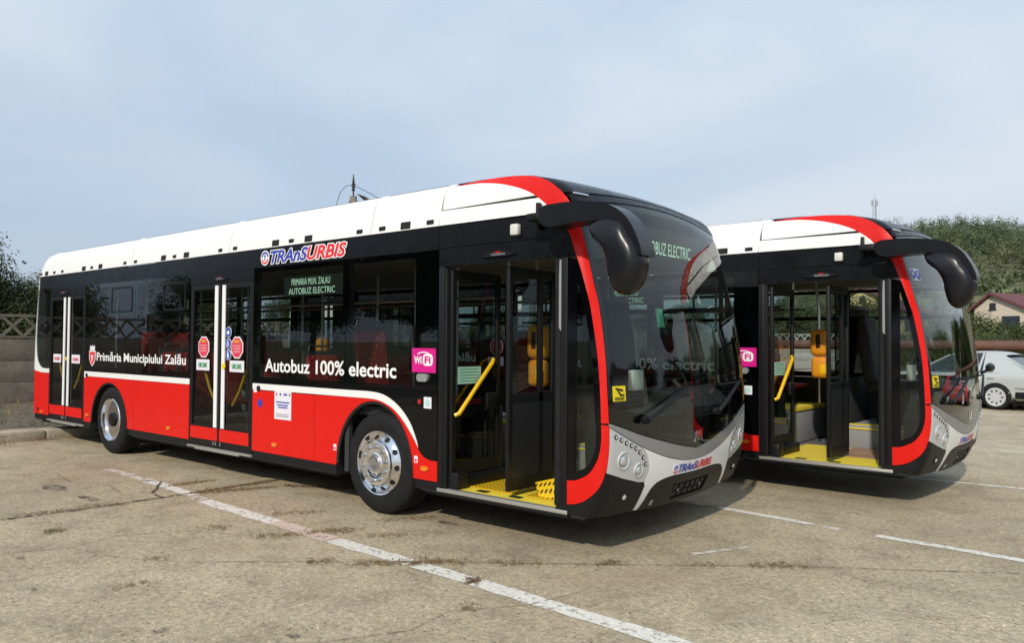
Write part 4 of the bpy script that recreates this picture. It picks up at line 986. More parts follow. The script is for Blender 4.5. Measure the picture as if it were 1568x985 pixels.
def asphalt(t, co):
    """old exposed-aggregate paving: tan grey with pale and dark stones, patches and oil stains"""
    v = co.outputs['Object']
    big = ramp(t, noise(t, v, .35, 6, .6, .3).outputs['Fac'], [(.30, (.325, .266, .178)), (.50, (.400, .332, .226)), (.70, (.468, .394, .275))])
    mid = ramp(t, noise(t, v, 2.6, 7, .68).outputs['Fac'], [(.28, (.68, .66, .63)), (.50, (1, 1, 1)), (.76, (1.16, 1.15, 1.12))])
    c = mixc(t, None, big.outputs[0], mid.outputs[0], 'MULTIPLY', 1.0)
    fine = ramp(t, noise(t, v, 95, 4, .8).outputs['Fac'], [(.30, (.46, .45, .43)), (.50, (1, 1, 1)), (.70, (1.45, 1.44, 1.40))])
    c = mixc(t, None, c, fine.outputs[0], 'MULTIPLY', .8)
    vo = t.nodes.new('ShaderNodeTexVoronoi'); vo.inputs['Scale'].default_value = 88; t.links.new(v, vo.inputs['Vector'])
    st = ramp(t, vo.outputs['Color'], [(.0, (.55, .54, .52)), (.22, (.92, .92, .91)), (.72, (1.02, 1.02, 1.0)), (.86, (1.5, 1.48, 1.42)), (1.0, (1.75, 1.7, 1.6))])
    c = mixc(t, None, c, st.outputs[0], 'MULTIPLY', .78)
    g2 = ramp(t, noise(t, v, 24, 3, .6).outputs['Fac'], [(.34, (.74, .73, .71)), (.5, (1, 1, 1)), (.66, (1.22, 1.21, 1.18))])
    c = mixc(t, None, c, g2.outputs[0], 'MULTIPLY', .85)
    v2 = t.nodes.new('ShaderNodeTexVoronoi'); v2.inputs['Scale'].default_value = 15; t.links.new(v, v2.inputs['Vector'])
    dk2 = ramp(t, v2.outputs['Distance'], [(.08, (.30, .27, .23)), (.17, (1, 1, 1))])
    c = mixc(t, None, c, dk2.outputs[0], 'MULTIPLY', .9)
    oil = ramp(t, noise(t, v, .9, 5, .62, .6).outputs['Fac'], [(.66, (0, 0, 0)), (.74, (1, 1, 1))])
    of = t.nodes.new('ShaderNodeMath'); of.operation = 'MULTIPLY'; of.inputs[1].default_value = .30; t.links.new(oil.outputs[0], of.inputs[0])
    c = mixc(t, of.outputs[0], c, (.12, .105, .09))
    rd = ramp(t, noise(t, v, .55, 7, .7, .8).outputs['Fac'], [(.56, (0, 0, 0)), (.72, (.55, .55, .55))])
    c = mixc(t, rd.outputs[0], c, (.33, .215, .13))
    dk = ramp(t, noise(t, v, 1.7, 8, .72, .4).outputs['Fac'], [(.60, (0, 0, 0)), (.68, (.5, .5, .5))])
    c = mixc(t, dk.outputs[0], c, (.20, .165, .115))
    return c, vo
t, b, co = nodemat('lot_paving'); c, vo = asphalt(t, co)
t.links.new(c, b.inputs['Base Color']); b.inputs['Roughness'].default_value = .88
bp = t.nodes.new('ShaderNodeBump'); bp.inputs['Strength'].default_value = .55; bp.inputs['Distance'].default_value = .008
t.links.new(noise(t, co.outputs['Object'], 45, 6, .7).outputs['Fac'], bp.inputs['Height']); t.links.new(bp.outputs[0], b.inputs['Normal'])
def worn(name, base, thr, scale=9):
    t, b, co = nodemat(name); v = co.outputs['Object']
    cc = ramp(t, noise(t, v, 30, 5, .7).outputs['Fac'], [(.3, tuple(q*.72 for q in base)), (.65, base)])
    t.links.new(cc.outputs[0], b.inputs['Base Color']); b.inputs['Roughness'].default_value = .8
    n1 = noise(t, v, scale, 9, .75, .3); al = ramp(t, n1.outputs['Fac'], [(thr-.05, (0, 0, 0)), (thr+.06, (1, 1, 1))])
    t.links.new(al.outputs[0], b.inputs['Alpha'])
worn('worn_white', (.80, .76, .67), .41, 15); worn('very_worn', (.72, .66, .56), .46); worn('worn_pink', (.70, .54, .44), .38)
worn('weed_litter', (.215, .135, .075), .56, 20)
worn('crack_dirt', (.075, .062, .047), .47, 14)
worn('joint_line', (.25, .20, .14), .46, 14)
worn('rust_stain', (.15, .085, .055), .50, 12)
worn('oil_stain', (.13, .115, .095), .53, 9)
mat('verge_soil', (.13, .10, .07), .95, bump=.8, bscale=14, var=.45, vscale=5)
mat('kerb_concrete', (.42, .37, .28), .9, bump=.5, bscale=40, var=.28, vscale=5)
mat('fence_concrete', (.17, .14, .108), .9, bump=.5, bscale=30, var=.35, vscale=3)
mat('fence_pale', (.34, .33, .30), .9, bump=.3, bscale=30, var=.2, vscale=3)
mat('pole_concrete', (.25, .23, .20), .9, var=.2)
mat('pipe_rust', (.115, .052, .032), .7, var=.35, vscale=2)
mat('house_wall', (.62, .53, .42), .85, var=.08); mat('house_yellow', (.62, .50, .24), .85, var=.08)
mat('roof_maroon', (.135, .045, .05), .8, var=.25, vscale=8); mat('window_dark', (.03, .035, .04), .15)
mat('mast_grey', (.35, .36, .38), .6, metal=.3); mat('wire', (.03, .03, .03), .6); mat('insulator', (.05, .035, .03), .3)
mat('wall_pale', (.6, .6, .56), .8, var=.1); mat('bark', (.10, .075, .055), .9, bump=.6, bscale=25, var=.3)
mat('grass_field', (.085, .10, .035), .95, bump=.4, bscale=3, var=.45, vscale=.4)
mat('hill_ground', (.13, .135, .06), .95, var=.45, vscale=.05)
def leafmat(name, stops, rough=.6, scale=1.3):
    t, b, co = nodemat(name); g = t.nodes.new('ShaderNodeNewGeometry')
    nn = noise(t, co.outputs['Object'], scale, 2, .5)
    st = t.nodes.new('ShaderNodeMapRange'); st.inputs['From Min'].default_value = .28; st.inputs['From Max'].default_value = .72; t.links.new(nn.outputs['Fac'], st.inputs['Value'])
    mm = t.nodes.new('ShaderNodeMix'); mm.inputs['Factor'].default_value = .62
    t.links.new(g.outputs['Random Per Island'], mm.inputs['A']); t.links.new(st.outputs[0], mm.inputs['B'])
    r_ = ramp(t, mm.outputs['Result'], stops); t.links.new(r_.outputs[0], b.inputs['Base Color']); b.inputs['Roughness'].default_value = rough
    b.inputs['Specular IOR Level'].default_value = .25
    # light through the leaves
    tl = t.nodes.new('ShaderNodeBsdfTranslucent'); t.links.new(r_.outputs[0], tl.inputs[0])
    ms = t.nodes.new('ShaderNodeMixShader'); ms.inputs[0].default_value = .3
    o = [n for n in t.nodes if n.type == 'OUTPUT_MATERIAL'][0]
    t.links.new(b.outputs[0], ms.inputs[1]); t.links.new(tl.outputs[0], ms.inputs[2]); t.links.new(ms.outputs[0], o.inputs[0])
leafmat('leaf_dark', [(0, (.028, .042, .014)), (.5, (.055, .075, .022)), (1, (.105, .115, .035))])
leafmat('leaf_mid', [(0, (.045, .065, .018)), (.6, (.085, .110, .030)), (1, (.15, .15, .045))])
leafmat('leaf_hill', [(0, (.060, .092, .048)), (.35, (.095, .135, .066)), (.6, (.140, .170, .080)), (.85, (.195, .200, .100)), (1, (.23, .185, .10))], scale=.11)  # distance haze painted into these greens: paler, slightly bluish
leafmat('dry_weed', [(0, (.19, .115, .055)), (.5, (.30, .19, .09)), (.8, (.40, .29, .15)), (1, (.22, .22, .08))], scale=3)
leafmat('scrub', [(0, (.07, .075, .04)), (.5, (.13, .125, .07)), (1, (.22, .18, .10))])
leafmat('green_weed', [(0, (.05, .07, .015)), (.6, (.12, .14, .04)), (1, (.25, .21, .10))])

# ---- ground
def sheet(name, pts, m_, kind='structure', parent=None):
    mb = MB(); v = [mb.bm.verts.new(p) for p in pts]; mb.bm.faces.new(v)
    bmesh.ops.triangulate(mb.bm, faces=mb.bm.faces[:])
    o = mb.build(name, m_, parent, smooth=False)
    for p in o.data.polygons:
        if p.normal.z < 0: o.data.flip_normals(); break
    if kind: o['kind'] = kind
    return o
sheet('ground', [(-2500, -2500, -.06), (2500, -2500, -.06), (2500, 2500, -.06), (-2500, 2500, -.06)], 'grass_field')
sheet('parking_lot', [(-8.02, -60, 0), (140, -60, 0), (140, 39, 0), (-8.02, 39, 0)], 'lot_paving')
def bumpy(name, x0, x1, y0, y1, nx, ny, zf, m_, kind):
    mb = MB(); g = [[mb.bm.verts.new((x0+(x1-x0)*i/nx, y0+(y1-y0)*j/ny, zf(x0+(x1-x0)*i/nx, y0+(y1-y0)*j/ny))) for j in range(ny+1)] for i in range(nx+1)]
    for i in range(nx):
        for j in range(ny): mb.bm.faces.new((g[i][j], g[i+1][j], g[i+1][j+1], g[i][j+1]))
    o = mb.build(name, m_, None, angle=180, recalc=False); o['kind'] = kind; return o
bumpy('verge', -15.6, -8.30, -20, 42, 36, 120, lambda x, y: .085+.035*math.sin(x*2.1+y*1.3)*math.sin(y*.9-x)+.02*math.sin(x*5+y*4.1)+rnd.uniform(-.012, .012), 'verge_soil', 'structure')
def kerb():
    mb = MB(); y = -20
    pr = []
    while y < 39:
        l = 1.0; mb.box(-8.5+rnd.uniform(-.01, .01), -8.0+rnd.uniform(-.012, .012), y, y+l-.012, -.05, .155+rnd.uniform(-.012, .01), .025); y += l
    o = mb.build('kerb', 'kerb_concrete'); o['kind'] = 'structure'
kerb()
def stripe(name, a, b, wd, m_, z=.004, ragged=.0):
    a = Vector((*a, z)); b = Vector((*b, z)); d = (b-a).normalized(); n = Vector((-d.y, d.x, 0)); k = max(2, int((b-a).length/.12)); mb = MB(); l = []
    for i in range(k+1):
        p = a+(b-a)*i/k; q = ragged
        l.append((mb.bm.verts.new(p+n*(wd/2+rnd.uniform(-q, q))), mb.bm.verts.new(p-n*(wd/2+rnd.uniform(-q, q)))))
    for p, q in zip(l, l[1:]): mb.bm.faces.new((p[0], q[0], q[1], p[1]))
    o = mb.build(name, m_, smooth=False, recalc=False)
    for pl in o.data.polygons:
        if pl.normal.z < 0: o.data.flip_normals(); break
    o['kind'] = 'structure'; return o
for a, b, wd, m_ in [((-4.42, -.56), (-3.2, -.58), .12, 'very_worn'), ((-3.25, -.60), (-2.08, -.66), .13, 'worn_white'), ((-2.05, -.70), (-1.80, -.73), .13, 'very_worn'), ((-1.77, -.735), (-.45, -.79), .16, 'worn_white'), ((-.45, -.79), (.42, -.83), .16, 'worn_pink'),
                     ((.44, -.835), (1.40, -.855), .15, 'worn_white'), ((1.44, -.86), (2.01, -.88), .14, 'worn_white'), ((2.05, -.88), (3.75, -.955), .15, 'worn_white'), ((3.75, -.955), (6.0, -1.05), .125, 'worn_white'),
                     ((2.30, 2.40), (3.24, 2.30), .10, 'worn_white'), ((3.33, 2.27), (3.52, 2.26), .09, 'very_worn'), ((3.78, 2.245), (6.2, 2.08), .10, 'worn_white'), ((-6, 2.5), (2.2, 2.41), .10, 'very_worn'),
                     ((2.85, .70), (3.12, 1.22), .06, 'very_worn'), ((-3, 5.40), (3.2, 5.51), .10, 'worn_white'), ((3.2, 5.51), (6.5, 5.70), .10, 'worn_white'),
                     ((-2, 9.0), (3.6, 9.04), .10, 'very_worn'), ((3.85, 9.04), (6, 9.03), .10, 'worn_white'), ((-2, 12.7), (6, 12.6), .10, 'very_worn'), ((-4, 16.1), (9, 16.25), .11, 'worn_white')]:
    stripe('road_marking', a, b, wd, m_, .004, .010)
# slab joints and cracks
def crack(pts, wd, m_='crack_dirt'):
    for a, b in zip(pts, pts[1:]): stripe('paving_joint', a, b, wd, m_, .008, wd*.35)
crack([(-2.35, -9), (-2.33, -2.34), (-2.24, -1.55), (-2.21, -.58), (-2.20, .4), (-2.1, 6)], .035)
crack([(.2, -1.85), (.69, -1.43), (1.41, -.81), (2.21, -.19), (3.65, .95), (4.87, 1.78)], .011, 'joint_line')
crack([(-1.83, .27), (-1.13, .64)], .025); crack([(-3.1, -.52), (-2.5, -.9), (-2.2, -.95)], .03)
crack([(-1.2, -2.9), (-.9, -2.3), (-1.0, -1.9), (-.7, -1.45), (-.2, -1.2)], .008, 'joint_line'); crack([(-.9, -2.3), (-.4, -2.2), (.1, -1.95)], .006, 'joint_line')
crack([(2.1, -2.2), (2.35, -1.75), (2.3, -1.4), (2.6, -1.0), (2.7, -.6)], .007, 'joint_line'); crack([(-4.5, -1.1), (-3.9, -1.2), (-3.3, -1.0), (-2.6, -1.15)], .01, 'joint_line')
for (x, y), (sx, sy) in [((-3.6, -1.46), (.30, .10)), ((-2.76, -1.45), (.24, .07)), ((1.3, -2.66), (.05, .04)), ((1.93, -2.23), (.04, .03)), ((-.87, -2.66), (.05, .04)), ((0, -2.85), (.03, .02)), ((.75, .18), (.14, .05)), ((2.0, -.885), (.05, .10)), ((4.3, -1.6), (.22, .12))]:
    pts = [(x+sx*math.cos(k*2*math.pi/14)*rnd.uniform(.7, 1.1), y+sy*math.sin(k*2*math.pi/14)*rnd.uniform(.7, 1.1), .0115) for k in range(14)]
    sheet('ground_stain', pts, 'rust_stain' if (x, y) in ((.75, .18), (2.0, -.885)) else 'oil_stain')
# dry weeds in the joints
def blades(name, spots, m_, label):
    """spots = (x, y, spread x, spread y, number, height)"""
    V = []; F_ = []
    for (x, y, sx, sy, n, h) in spots:
        for _ in range(n):
            px, py = rnd.gauss(x, sx), rnd.gauss(y, sy); a = rnd.uniform(0, 6.283); l = h*rnd.uniform(.4, 1.2); tl = rnd.uniform(.7, 1.8); wd = rnd.uniform(.002, .0045)
            dx, dy = math.cos(a), math.sin(a); k = len(V); z0 = .004 if x > -8 else .09
            V += [(px-dy*wd, py+dx*wd, z0), (px+dy*wd, py-dx*wd, z0), (px+dx*l*tl*.5+dy*wd*.7, py+dy*l*tl*.5-dx*wd*.7, z0+l*.6), (px+dx*l*tl*.5-dy*wd*.7, py+dy*l*tl*.5+dx*wd*.7, z0+l*.6), (px+dx*l*tl*1.1, py+dy*l*tl*1.1, z0+l*.45)]
            F_ += [(k, k+1, k+2, k+3), (k+3, k+2, k+4)]
    me = bpy.data.meshes.new(name); me.from_pydata(V, [], F_); me.materials.append(MAT[m_])
    o = bpy.data.objects.new(name, me); col.objects.link(o); tag(o, label, 'weeds', kind='stuff')
SEG = [(-2.78, -0.56, -2.74, -0.13), (-2.4, -2.24, -2.29, -1.69), (-2.35, -1.64, -2.18, -1.34), (-2.17, -0.59, -1.86, 0.12), (-1.83, 0.27, -1.13, 0.64), (-0.74, -0.61, -0.51, -0.33), (0.23, -0.12, 0.48, 0.27), (-0.1, -1.18, 0.11, -0.85), (0.09, -0.8, 0.3, -0.51), (0.84, -1.34, 0.94, -1.21), (1.11, -1.13, 1.66, -0.59), (2.01, -0.9, 2.08, -0.89), (0.35, -2.51, 0.41, -2.32), (-0.15, -2.06, -0.04, -1.97), (-1.59, -2.25, -1.5, -2.1), (0.53, -0.56, 0.78, -0.34), (-0.73, -1.28, -0.54, -1.2), (1.83, -0.45, 2.02, -0.34), (2.31, -1.28, 2.38, -1.27), (2.0, -0.32, 2.11, -0.23), (2.42, -0.02, 2.56, 0.16), (2.99, 0.47, 3.12, 0.57), (3.31, 0.7, 3.66, 0.95), (-2.22, -.58, -2.2, .3)]
dry = []
for i, (x0, y0, x1, y1) in enumerate(SEG):
    stripe('ground_stain', (x0, y0), (x1, y1), .12, 'weed_litter', .0125, .07)
    n = max(3, int(math.hypot(x1-x0, y1-y0)/.03)); heavy = i in (0, 3, 4, 8, 10, 23)
    for k in range(n+1):
        u = k/n+rnd.uniform(-.04, .04); dry.append((x0+(x1-x0)*u, y0+(y1-y0)*u, .045, .045, 18 if heavy else 9, .020))
for _ in range(50):
    u = rnd.random(); dry.append((-8.15+rnd.gauss(0, .25), rnd.uniform(-3, 6), .10, .12, 22, .16))
for _ in range(260): dry.append((rnd.uniform(-15, -8.5), rnd.uniform(-6, 8), .14, .14, 16, .22))
blades('dry_weeds', dry, 'dry_weed', 'dry brown weeds along the paving joints and the verge behind the kerb')
gr = [(-2.75, -.3, .06, .08, 20, .04), (1.45, -.72, .05, .03, 20, .03), (-1.55, -2.2, .04, .04, 30, .03), (.85, -1.33, .03, .02, 12, .03), (-.1, -1.1, .03, .05, 16, .03)]
for _ in range(60): gr.append((rnd.uniform(-12, -8.45), rnd.uniform(-3, 3), .08, .08, 16, .22))
blades('green_weeds', gr, 'green_weed', 'sparse green weeds among the dry ones near the kerb')
# loose grit
V = []; F_ = []
for _ in range(900):
    x, y = rnd.uniform(-6, 6), rnd.uniform(-3.4, 2.5); s_ = rnd.uniform(.003, .009)*(1.6 if rnd.random() < .1 else 1); k = len(V)
    V += [(x+s_*math.cos(a)*rnd.uniform(.7, 1.2), y+s_*math.sin(a)*rnd.uniform(.7, 1.2), .002) for a in (0, 1.57, 3.14, 4.71)]+[(x, y, .002+s_*.8)]
    F_ += [(k, k+1, k+4), (k+1, k+2, k+4), (k+2, k+3, k+4), (k+3, k, k+4)]
me = bpy.data.meshes.new('gravel'); me.from_pydata(V, [], F_); mat('grit', (.22, .19, .15), .9); me.materials.append(MAT['grit'])
o = bpy.data.objects.new('gravel', me); col.objects.link(o); tag(o, 'small loose stones scattered over the worn paving', 'gravel', kind='stuff')

# ---- hill
CX, CY = 5.5, -4.7
def sm(a, b, x): u = max(0, min(1, (x-a)/(b-a))); return u*u*(3-2*u)
def hill_h(az, d):
    H = 32.0*(1-.85*sm(102.3, 112, az))*(1-.13*sm(100.5, 95, az))*(1-.25*sm(95, 60, az))
    return max(0, H*sm(50, 265, d)**1.0 + 1.6*math.sin(az*.31+d*.02)*sm(90, 150, d) - .5)-.5
mb = MB(); g = []
for i in range(61):
    az = 55+i*1.6; row = []
    for j in range(46):
        d = 44+j*9; row.append(mb.bm.verts.new((CX+d*math.cos(R(az)), CY+d*math.sin(R(az)), hill_h(az, d))))
    g.append(row)
for i in range(60):
    for j in range(45): mb.bm.faces.new((g[i][j], g[i+1][j], g[i+1][j+1], g[i][j+1]))
o = mb.build('hill', 'hill_ground', angle=180); o['kind'] = 'structure'

# ---- vegetation
def leafcloud(V, F_, cx, cy, cz, rx, ry, rz, n, ls, clumps, seed):
    r_ = random.Random(seed); C_ = []
    for _ in range(clumps):
        while True:
            a, b_, c_ = r_.uniform(-1, 1), r_.uniform(-1, 1), r_.uniform(-1, 1); q = a*a+b_*b_+c_*c_
            if .18 < q < 1: break
        C_.append((cx+a*rx*.86, cy+b_*ry*.86, cz+c_*rz*.86, r_.uniform(.16, .36)))
    for _ in range(n):
        a, b_, c_, s_ = r_.choice(C_)
        x, y, z = [q+max(-1.7, min(1.7, r_.gauss(0, 1)))*s_*rr_*.52 for q, rr_ in ((a, rx), (b_, ry), (c_, rz))]
        u = (Vector((x-cx, y-cy, (z-cz)*rx/rz)).normalized()*.8+Vector((x-a, y-b_, z-c_+.15*rz)).normalized()*.9+Vector((r_.gauss(0, 1), r_.gauss(0, 1), r_.gauss(0, 1)))*.38).normalized(); v = u.orthogonal().normalized(); l = ls*r_.uniform(.55, 1.25)
        v = Matrix.Rotation(r_.uniform(0, 6.28), 3, u) @ v; q = u.cross(v); p = Vector((x, y, z)); k = len(V)
        V += [tuple(p-v*l), tuple(p+q*l*.45), tuple(p+v*l), tuple(p-q*l*.45)]; F_.append((k, k+1, k+2, k+3))
    return C_
def pymesh(name, V, F_, m_, parent=None):
    me = bpy.data.meshes.new(name); me.from_pydata(V, [], F_); me.materials.append(MAT[m_])
    o = bpy.data.objects.new(name, me); col.objects.link(o)
    if parent: o.parent = parent
    return o
def tree(name, h, r, n, ls, m_, seed, clumps=46, low=.22, stems=1):
    root = empty(name); V, F_ = [], []
    cz = h*(low+1)/2; C_ = leafcloud(V, F_, 0, 0, cz, r, r, h*(1-low)/2, n, ls, clumps, seed)
    pymesh('crown', V, F_, m_, root)
    mb = MB(); r_ = random.Random(seed+1); tr = h*.022+.03
    mb.tube([(0, 0, -.1), (.03, .02, h*.25), (-.04, .05, h*.5), (.02, 0, h*.82)], [tr*1.3, tr, tr*.7, tr*.2], 8)
    for c_ in C_[:16]:
        s_ = r_.uniform(.2, .5)*h; mb.tube([(0, 0, s_), (c_[0]*.5, c_[1]*.5, s_+(c_[2]-s_)*.6), (c_[0], c_[1], c_[2])], [tr*.5, tr*.3, tr*.08], 5)
    mb.build('trunk', 'bark', root)
    return root
def put(o, x, y, z, rz, s_, label, cat, group): o.location = (x, y, z); o.rotation_euler = (0, 0, rz); o.scale = (s_, s_, s_); tag(o, label, cat, group); return o
ta = tree('leafy_tree', 5.4, 2.5, 64000, .072, 'leaf_dark', 11, 170)
put(ta, -20.6, .9, 0, .4, 1.0, 'tall green tree behind the concrete fence at the left edge', 'tree', 'trees behind the left fence')
tb = tree('leafy_tree', 4.6, 2.3, 52000, .055, 'leaf_dark', 23, 120, low=.04)
put(tb, -19.6, 3.9, 0, 0, .80, 'lower dark green tree behind the fence close to the rear of the bus', 'tree', 'trees behind the left fence')
def more(src, lst, labels, group, cat='tree'):
    for i, (x, y, z, rz, s_) in enumerate(lst):
        c = copy_tree(src); put(c, x, y, z, rz, s_, labels[i] if isinstance(labels, list) else labels, cat, group)
more(ta, [(-21.8, -.9, 0, 2.2, 1.0)], 'second green tree crowding the left picture edge behind the concrete fence', 'trees behind the left fence')
more(tb, [(-20, 9, 0, 1, .8), (-20.5, 13.5, 0, 2, .8), (-19.5, 19, 0, 3, .85), (-20, 25, 0, 4, .8), (-20.5, 31, 0, 5, .8), (-20, -4, 0, 5.5, .9), (-21, -10, 0, 5, 1.)], 'dark green tree in the row behind the left fence, hidden by the long bus', 'hidden trees behind the left fence')
# trees and shrubs beyond the back fence
sa = tree('shrub', 3.0, 1.9, 12000, .075, 'leaf_mid', 31, 60, low=.02)
put(sa, -4.1, 47, -.1, 0, 1.0, 'round green shrub beyond the pipe, just right of the bus mirror', 'shrub', 'shrubs beyond the pipe')
sb_ = tree('shrub', 4.4, 2.2, 15000, .08, 'leaf_dark', 37, 70, low=.03)
put(sb_, -8.5, 50, -.1, 0, 1.0, 'dark shrub beyond the pipe, seen through the second bus windscreen', 'shrub', 'shrubs beyond the pipe')
ss = [(-1.2, 46, 1, 0.8), (1.6, 47.5, 2, .95), (4.6, 46, 3, .9), (-2.6, 51, 4, 1.25), (.6, 53, 5, 1.1), (-6.5, 45.5, 0, .9)]
lb = ['low shrub at the right edge of the view behind the pipe', 'shrub half cut by the right picture edge behind the pipe', 'shrub just outside the right edge, behind the pipe', 'taller shrub in front of the maroon roofed house', 'shrub standing below the cream gable wall of the house', 'shrub behind the windscreen edge of the second bus']
for (x, y, rz, s_), l in zip(ss, lb): c = copy_tree(sa); put(c, x, y, -.1, rz, s_, l, 'shrub', 'shrubs beyond the pipe')
ss = [(-12, 52, 1, 1.1), (-15, 49, 2, 1.2), (-18, 52, 3, 1.2), (-10.5, 56, 4, 1.3), (-22, 50, 5, 1.1), (-26, 49, .5, 1.1)]
lb = ['dark bushy tree seen through the open front door of the second bus', 'bushy tree behind the lattice fence, seen through the second bus door glass', 'bushy tree behind the lattice fence left of the orange validator', 'tall bushy tree beside the yellow house', 'bushy tree behind the fence corner, hidden by the buses', 'last bushy tree of the row, hidden by the first bus']
for (x, y, rz, s_), l in zip(ss, lb): c = copy_tree(sb_); put(c, x, y, -.1, rz, s_, l, 'tree', 'bushy trees behind the back fence')
# the wood on the hill: one mass
V, F_ = [], []; r_ = random.Random(5)
def wood(d0, d1, a0, a1, n, hmin, hmax, per, ls):
    for _ in range(n):
        d = math.sqrt(r_.uniform(d0*d0, d1*d1)); az = r_.uniform(a0, a1); h = r_.uniform(hmin, hmax); x, y = CX+d*math.cos(R(az)), CY+d*math.sin(R(az)); z = hill_h(az, d)
        wr_ = h*r_.uniform(.36, .52); leafcloud(V, F_, x, y, z+h*.5, wr_, wr_, h*.52, per, ls, 9, r_.random())
wood(150, 285, 92, 110, 640, 3.5, 9.0, 520, .215)
wood(122, 150, 92, 110, 170, 1.5, 3.4, 160, .22)
wood(75, 112, 92, 112, 170, 2.0, 4.4, 260, .18)
o = pymesh('hillside_woods', V, F_, 'leaf_hill'); tag(o, 'green wood covering the far hillside', 'woods', kind='stuff')

# ---- precast concrete fences
def fence(name, x0, y0, dirx, diry, n, m_, label):
    f = empty(name, (x0, y0, 0), math.atan2(diry, dirx)); tag(f, label, 'fence')
    mb = MB()
    for k in range(3): mb.box(.07, 1.93, -.03, .03, .05+k*.52, .56+k*.52, .012)
    pan = mb.build('fence_panel', m_, f)
    mb = MB(); mb.box(.07, 1.93, -.028, .028, 1.62, 1.67); mb.box(.07, 1.93, -.028, .028, 2.13, 2.19)
    for k in range(4):
        x = .07+k*.465
        for s_ in (0, 1):
            a = Vector((x+(0 if s_ == 0 else .465), 0, 1.66)); b_ = Vector((x+(.465 if s_ == 0 else 0), 0, 2.14)); d = (b_-a).normalized(); nn = Vector((-d.z, 0, d.x))*.03
            o_ = -.022 if s_ else -.018
            v = [mb.bm.verts.new(p+Vector((0, y, 0))) for y in (o_, -o_) for p in (a+nn, b_+nn, b_-nn, a-nn)]
            for q in ((0, 1, 2, 3), (7, 6, 5, 4), (0, 4, 5, 1), (1, 5, 6, 2), (2, 6, 7, 3), (3, 7, 4, 0)): mb.bm.faces.new([v[i] for i in q])
    lat = mb.build('lattice_panel', m_, f, smooth=False)
    mb = MB(); mb.box(-.065, .065, -.07, .07, -.1, 2.28, .015); pos = mb.build('fence_post', m_, f)
    for i in range(1, n):
        for s_ in (pan, lat, pos):
            c = s_.copy(); col.objects.link(c); c.location.x = 2*i; c.location.z = rnd.uniform(-.03, .03)
    return f
fence('concrete_fence', -15.3, -7, 0, 1, 25, 'fence_concrete', 'weathered brown concrete panel fence with lattice top, left of the bus')
fence('concrete_fence', -15.2, 43, 1, .012, 4, 'fence_pale', 'pale concrete fence with a lattice top, seen through the second bus doorway')
V, F_ = [], []
for k in range(60): leafcloud(V, F_, -7+k*.55+rnd.uniform(-.3, .3), 38.9+rnd.uniform(-.4, .4), .62, .55, .45, .62, 260, .05, 10, k)
o = pymesh('undergrowth', V, F_, 'scrub'); tag(o, 'dry brownish scrub growing below the rusty pipe', 'scrub', kind='stuff')

# ---- pipe, poles, mast
pp = empty('heating_pipe', (0, 40.2, 0)); tag(pp, 'rusty brown overland pipe running behind the silver car', 'pipe')
mb = MB(); mb.tube([(-14, 0, 1.55), (34, .4, 1.55)], .27, 20); mb.build('pipe_run', 'pipe_rust', pp)
for x in range(-12, 34, 6): mb = MB(); mb.box(x-.12, x+.12, -.25, .35, -.1, 1.29, .02); mb.build('pipe_support', 'fence_pale', pp)
up = empty('utility_pole', (-17.5, 13.7, 0)); tag(up, 'concrete utility pole with dark insulators rising behind the long bus', 'pole', 'utility poles')
mb = MB(); mb.tube([(0, 0, -.2), (0, 0, 7.1)], [.19, .135], 12); mb.tube([(0, 0, 6.85), (0, 0, 6.93)], .17, 12); mb.build('pole_shaft', 'pole_concrete', up)
mb = MB(); mb.tube([(0, 0, 7.1), (0, 0, 7.3), (0, 0, 7.34), (0, 0, 7.4), (0, 0, 7.44), (0, 0, 7.5), (0, 0, 7.54), (0, 0, 7.95)], [.03, .03, .075, .04, .075, .04, .06, .012], 10); mb.build('insulator', 'insulator', up)
vr = Vector((.52, .63, 0)).normalized()
pts = [Vector((0, 0, 7.2))+vr*.15, Vector((0, 0, 7.05))+vr*.42, Vector((0, 0, 6.78))+vr*.85, Vector((0, 0, 6.70))+vr*1.05]
mb = MB(); mb.tube(pts, [.012, .075, .075, .02], 8); mb.build('insulator', 'insulator', up)
mb = MB(); mb.box(-.12, .12, -.02, .02, 7.52, 7.56); mb.build('crossarm', 'insulator', up)
mb = MB()
end = Vector((0, 0, 4.6))+vr*7
def sag(a, b, s_, n=14): return [a.lerp(b, k/n)-Vector((0, 0, s_*4*(k/n)*(1-k/n))) for k in range(n+1)]
mb.tube(sag(pts[-1], end, .35), .014, 5); mb.tube(sag(Vector((0, 0, 7.52)), pts[-1]+vr*.5, -.05, 6), .012, 5)
lf = -vr*.6; mb.tube([Vector((0, 0, 7.52)), Vector((0, 0, 7.5))+lf*.45, Vector((0, 0, 7.25))+lf*.8, Vector((0, 0, 6.8))+lf*1.02, Vector((0, 0, 6.0))+lf*1.05, Vector((0, 0, 4))+lf*.9], .012, 5)
mb.build('wire', 'wire', up)
up2 = empty('utility_pole', (-17.5+vr.x*7, 13.7+vr.y*7, 0)); tag(up2, 'shorter concrete pole hidden behind the long bus, where the wire ends', 'pole', 'utility poles')
mb = MB(); mb.tube([(0, 0, -.2), (0, 0, 4.75)], [.15, .11], 12); mb.build('pole_shaft', 'pole_concrete', up2)
az = 103.95; d = 255; mx_ = empty('antenna_mast', (CX+d*math.cos(R(az)), CY+d*math.sin(R(az)), hill_h(az, d))); tag(mx_, 'thin grey lattice antenna mast on the skyline of the hill', 'mast')
mb = MB(); hh = 45.5-hill_h(az, d)
for sx, sy in ((-.6, -.4), (.6, -.4), (0, .6)): mb.tube([(sx, sy, -.5), (sx*.7, sy*.7, hh)], .09, 5)
k = 0
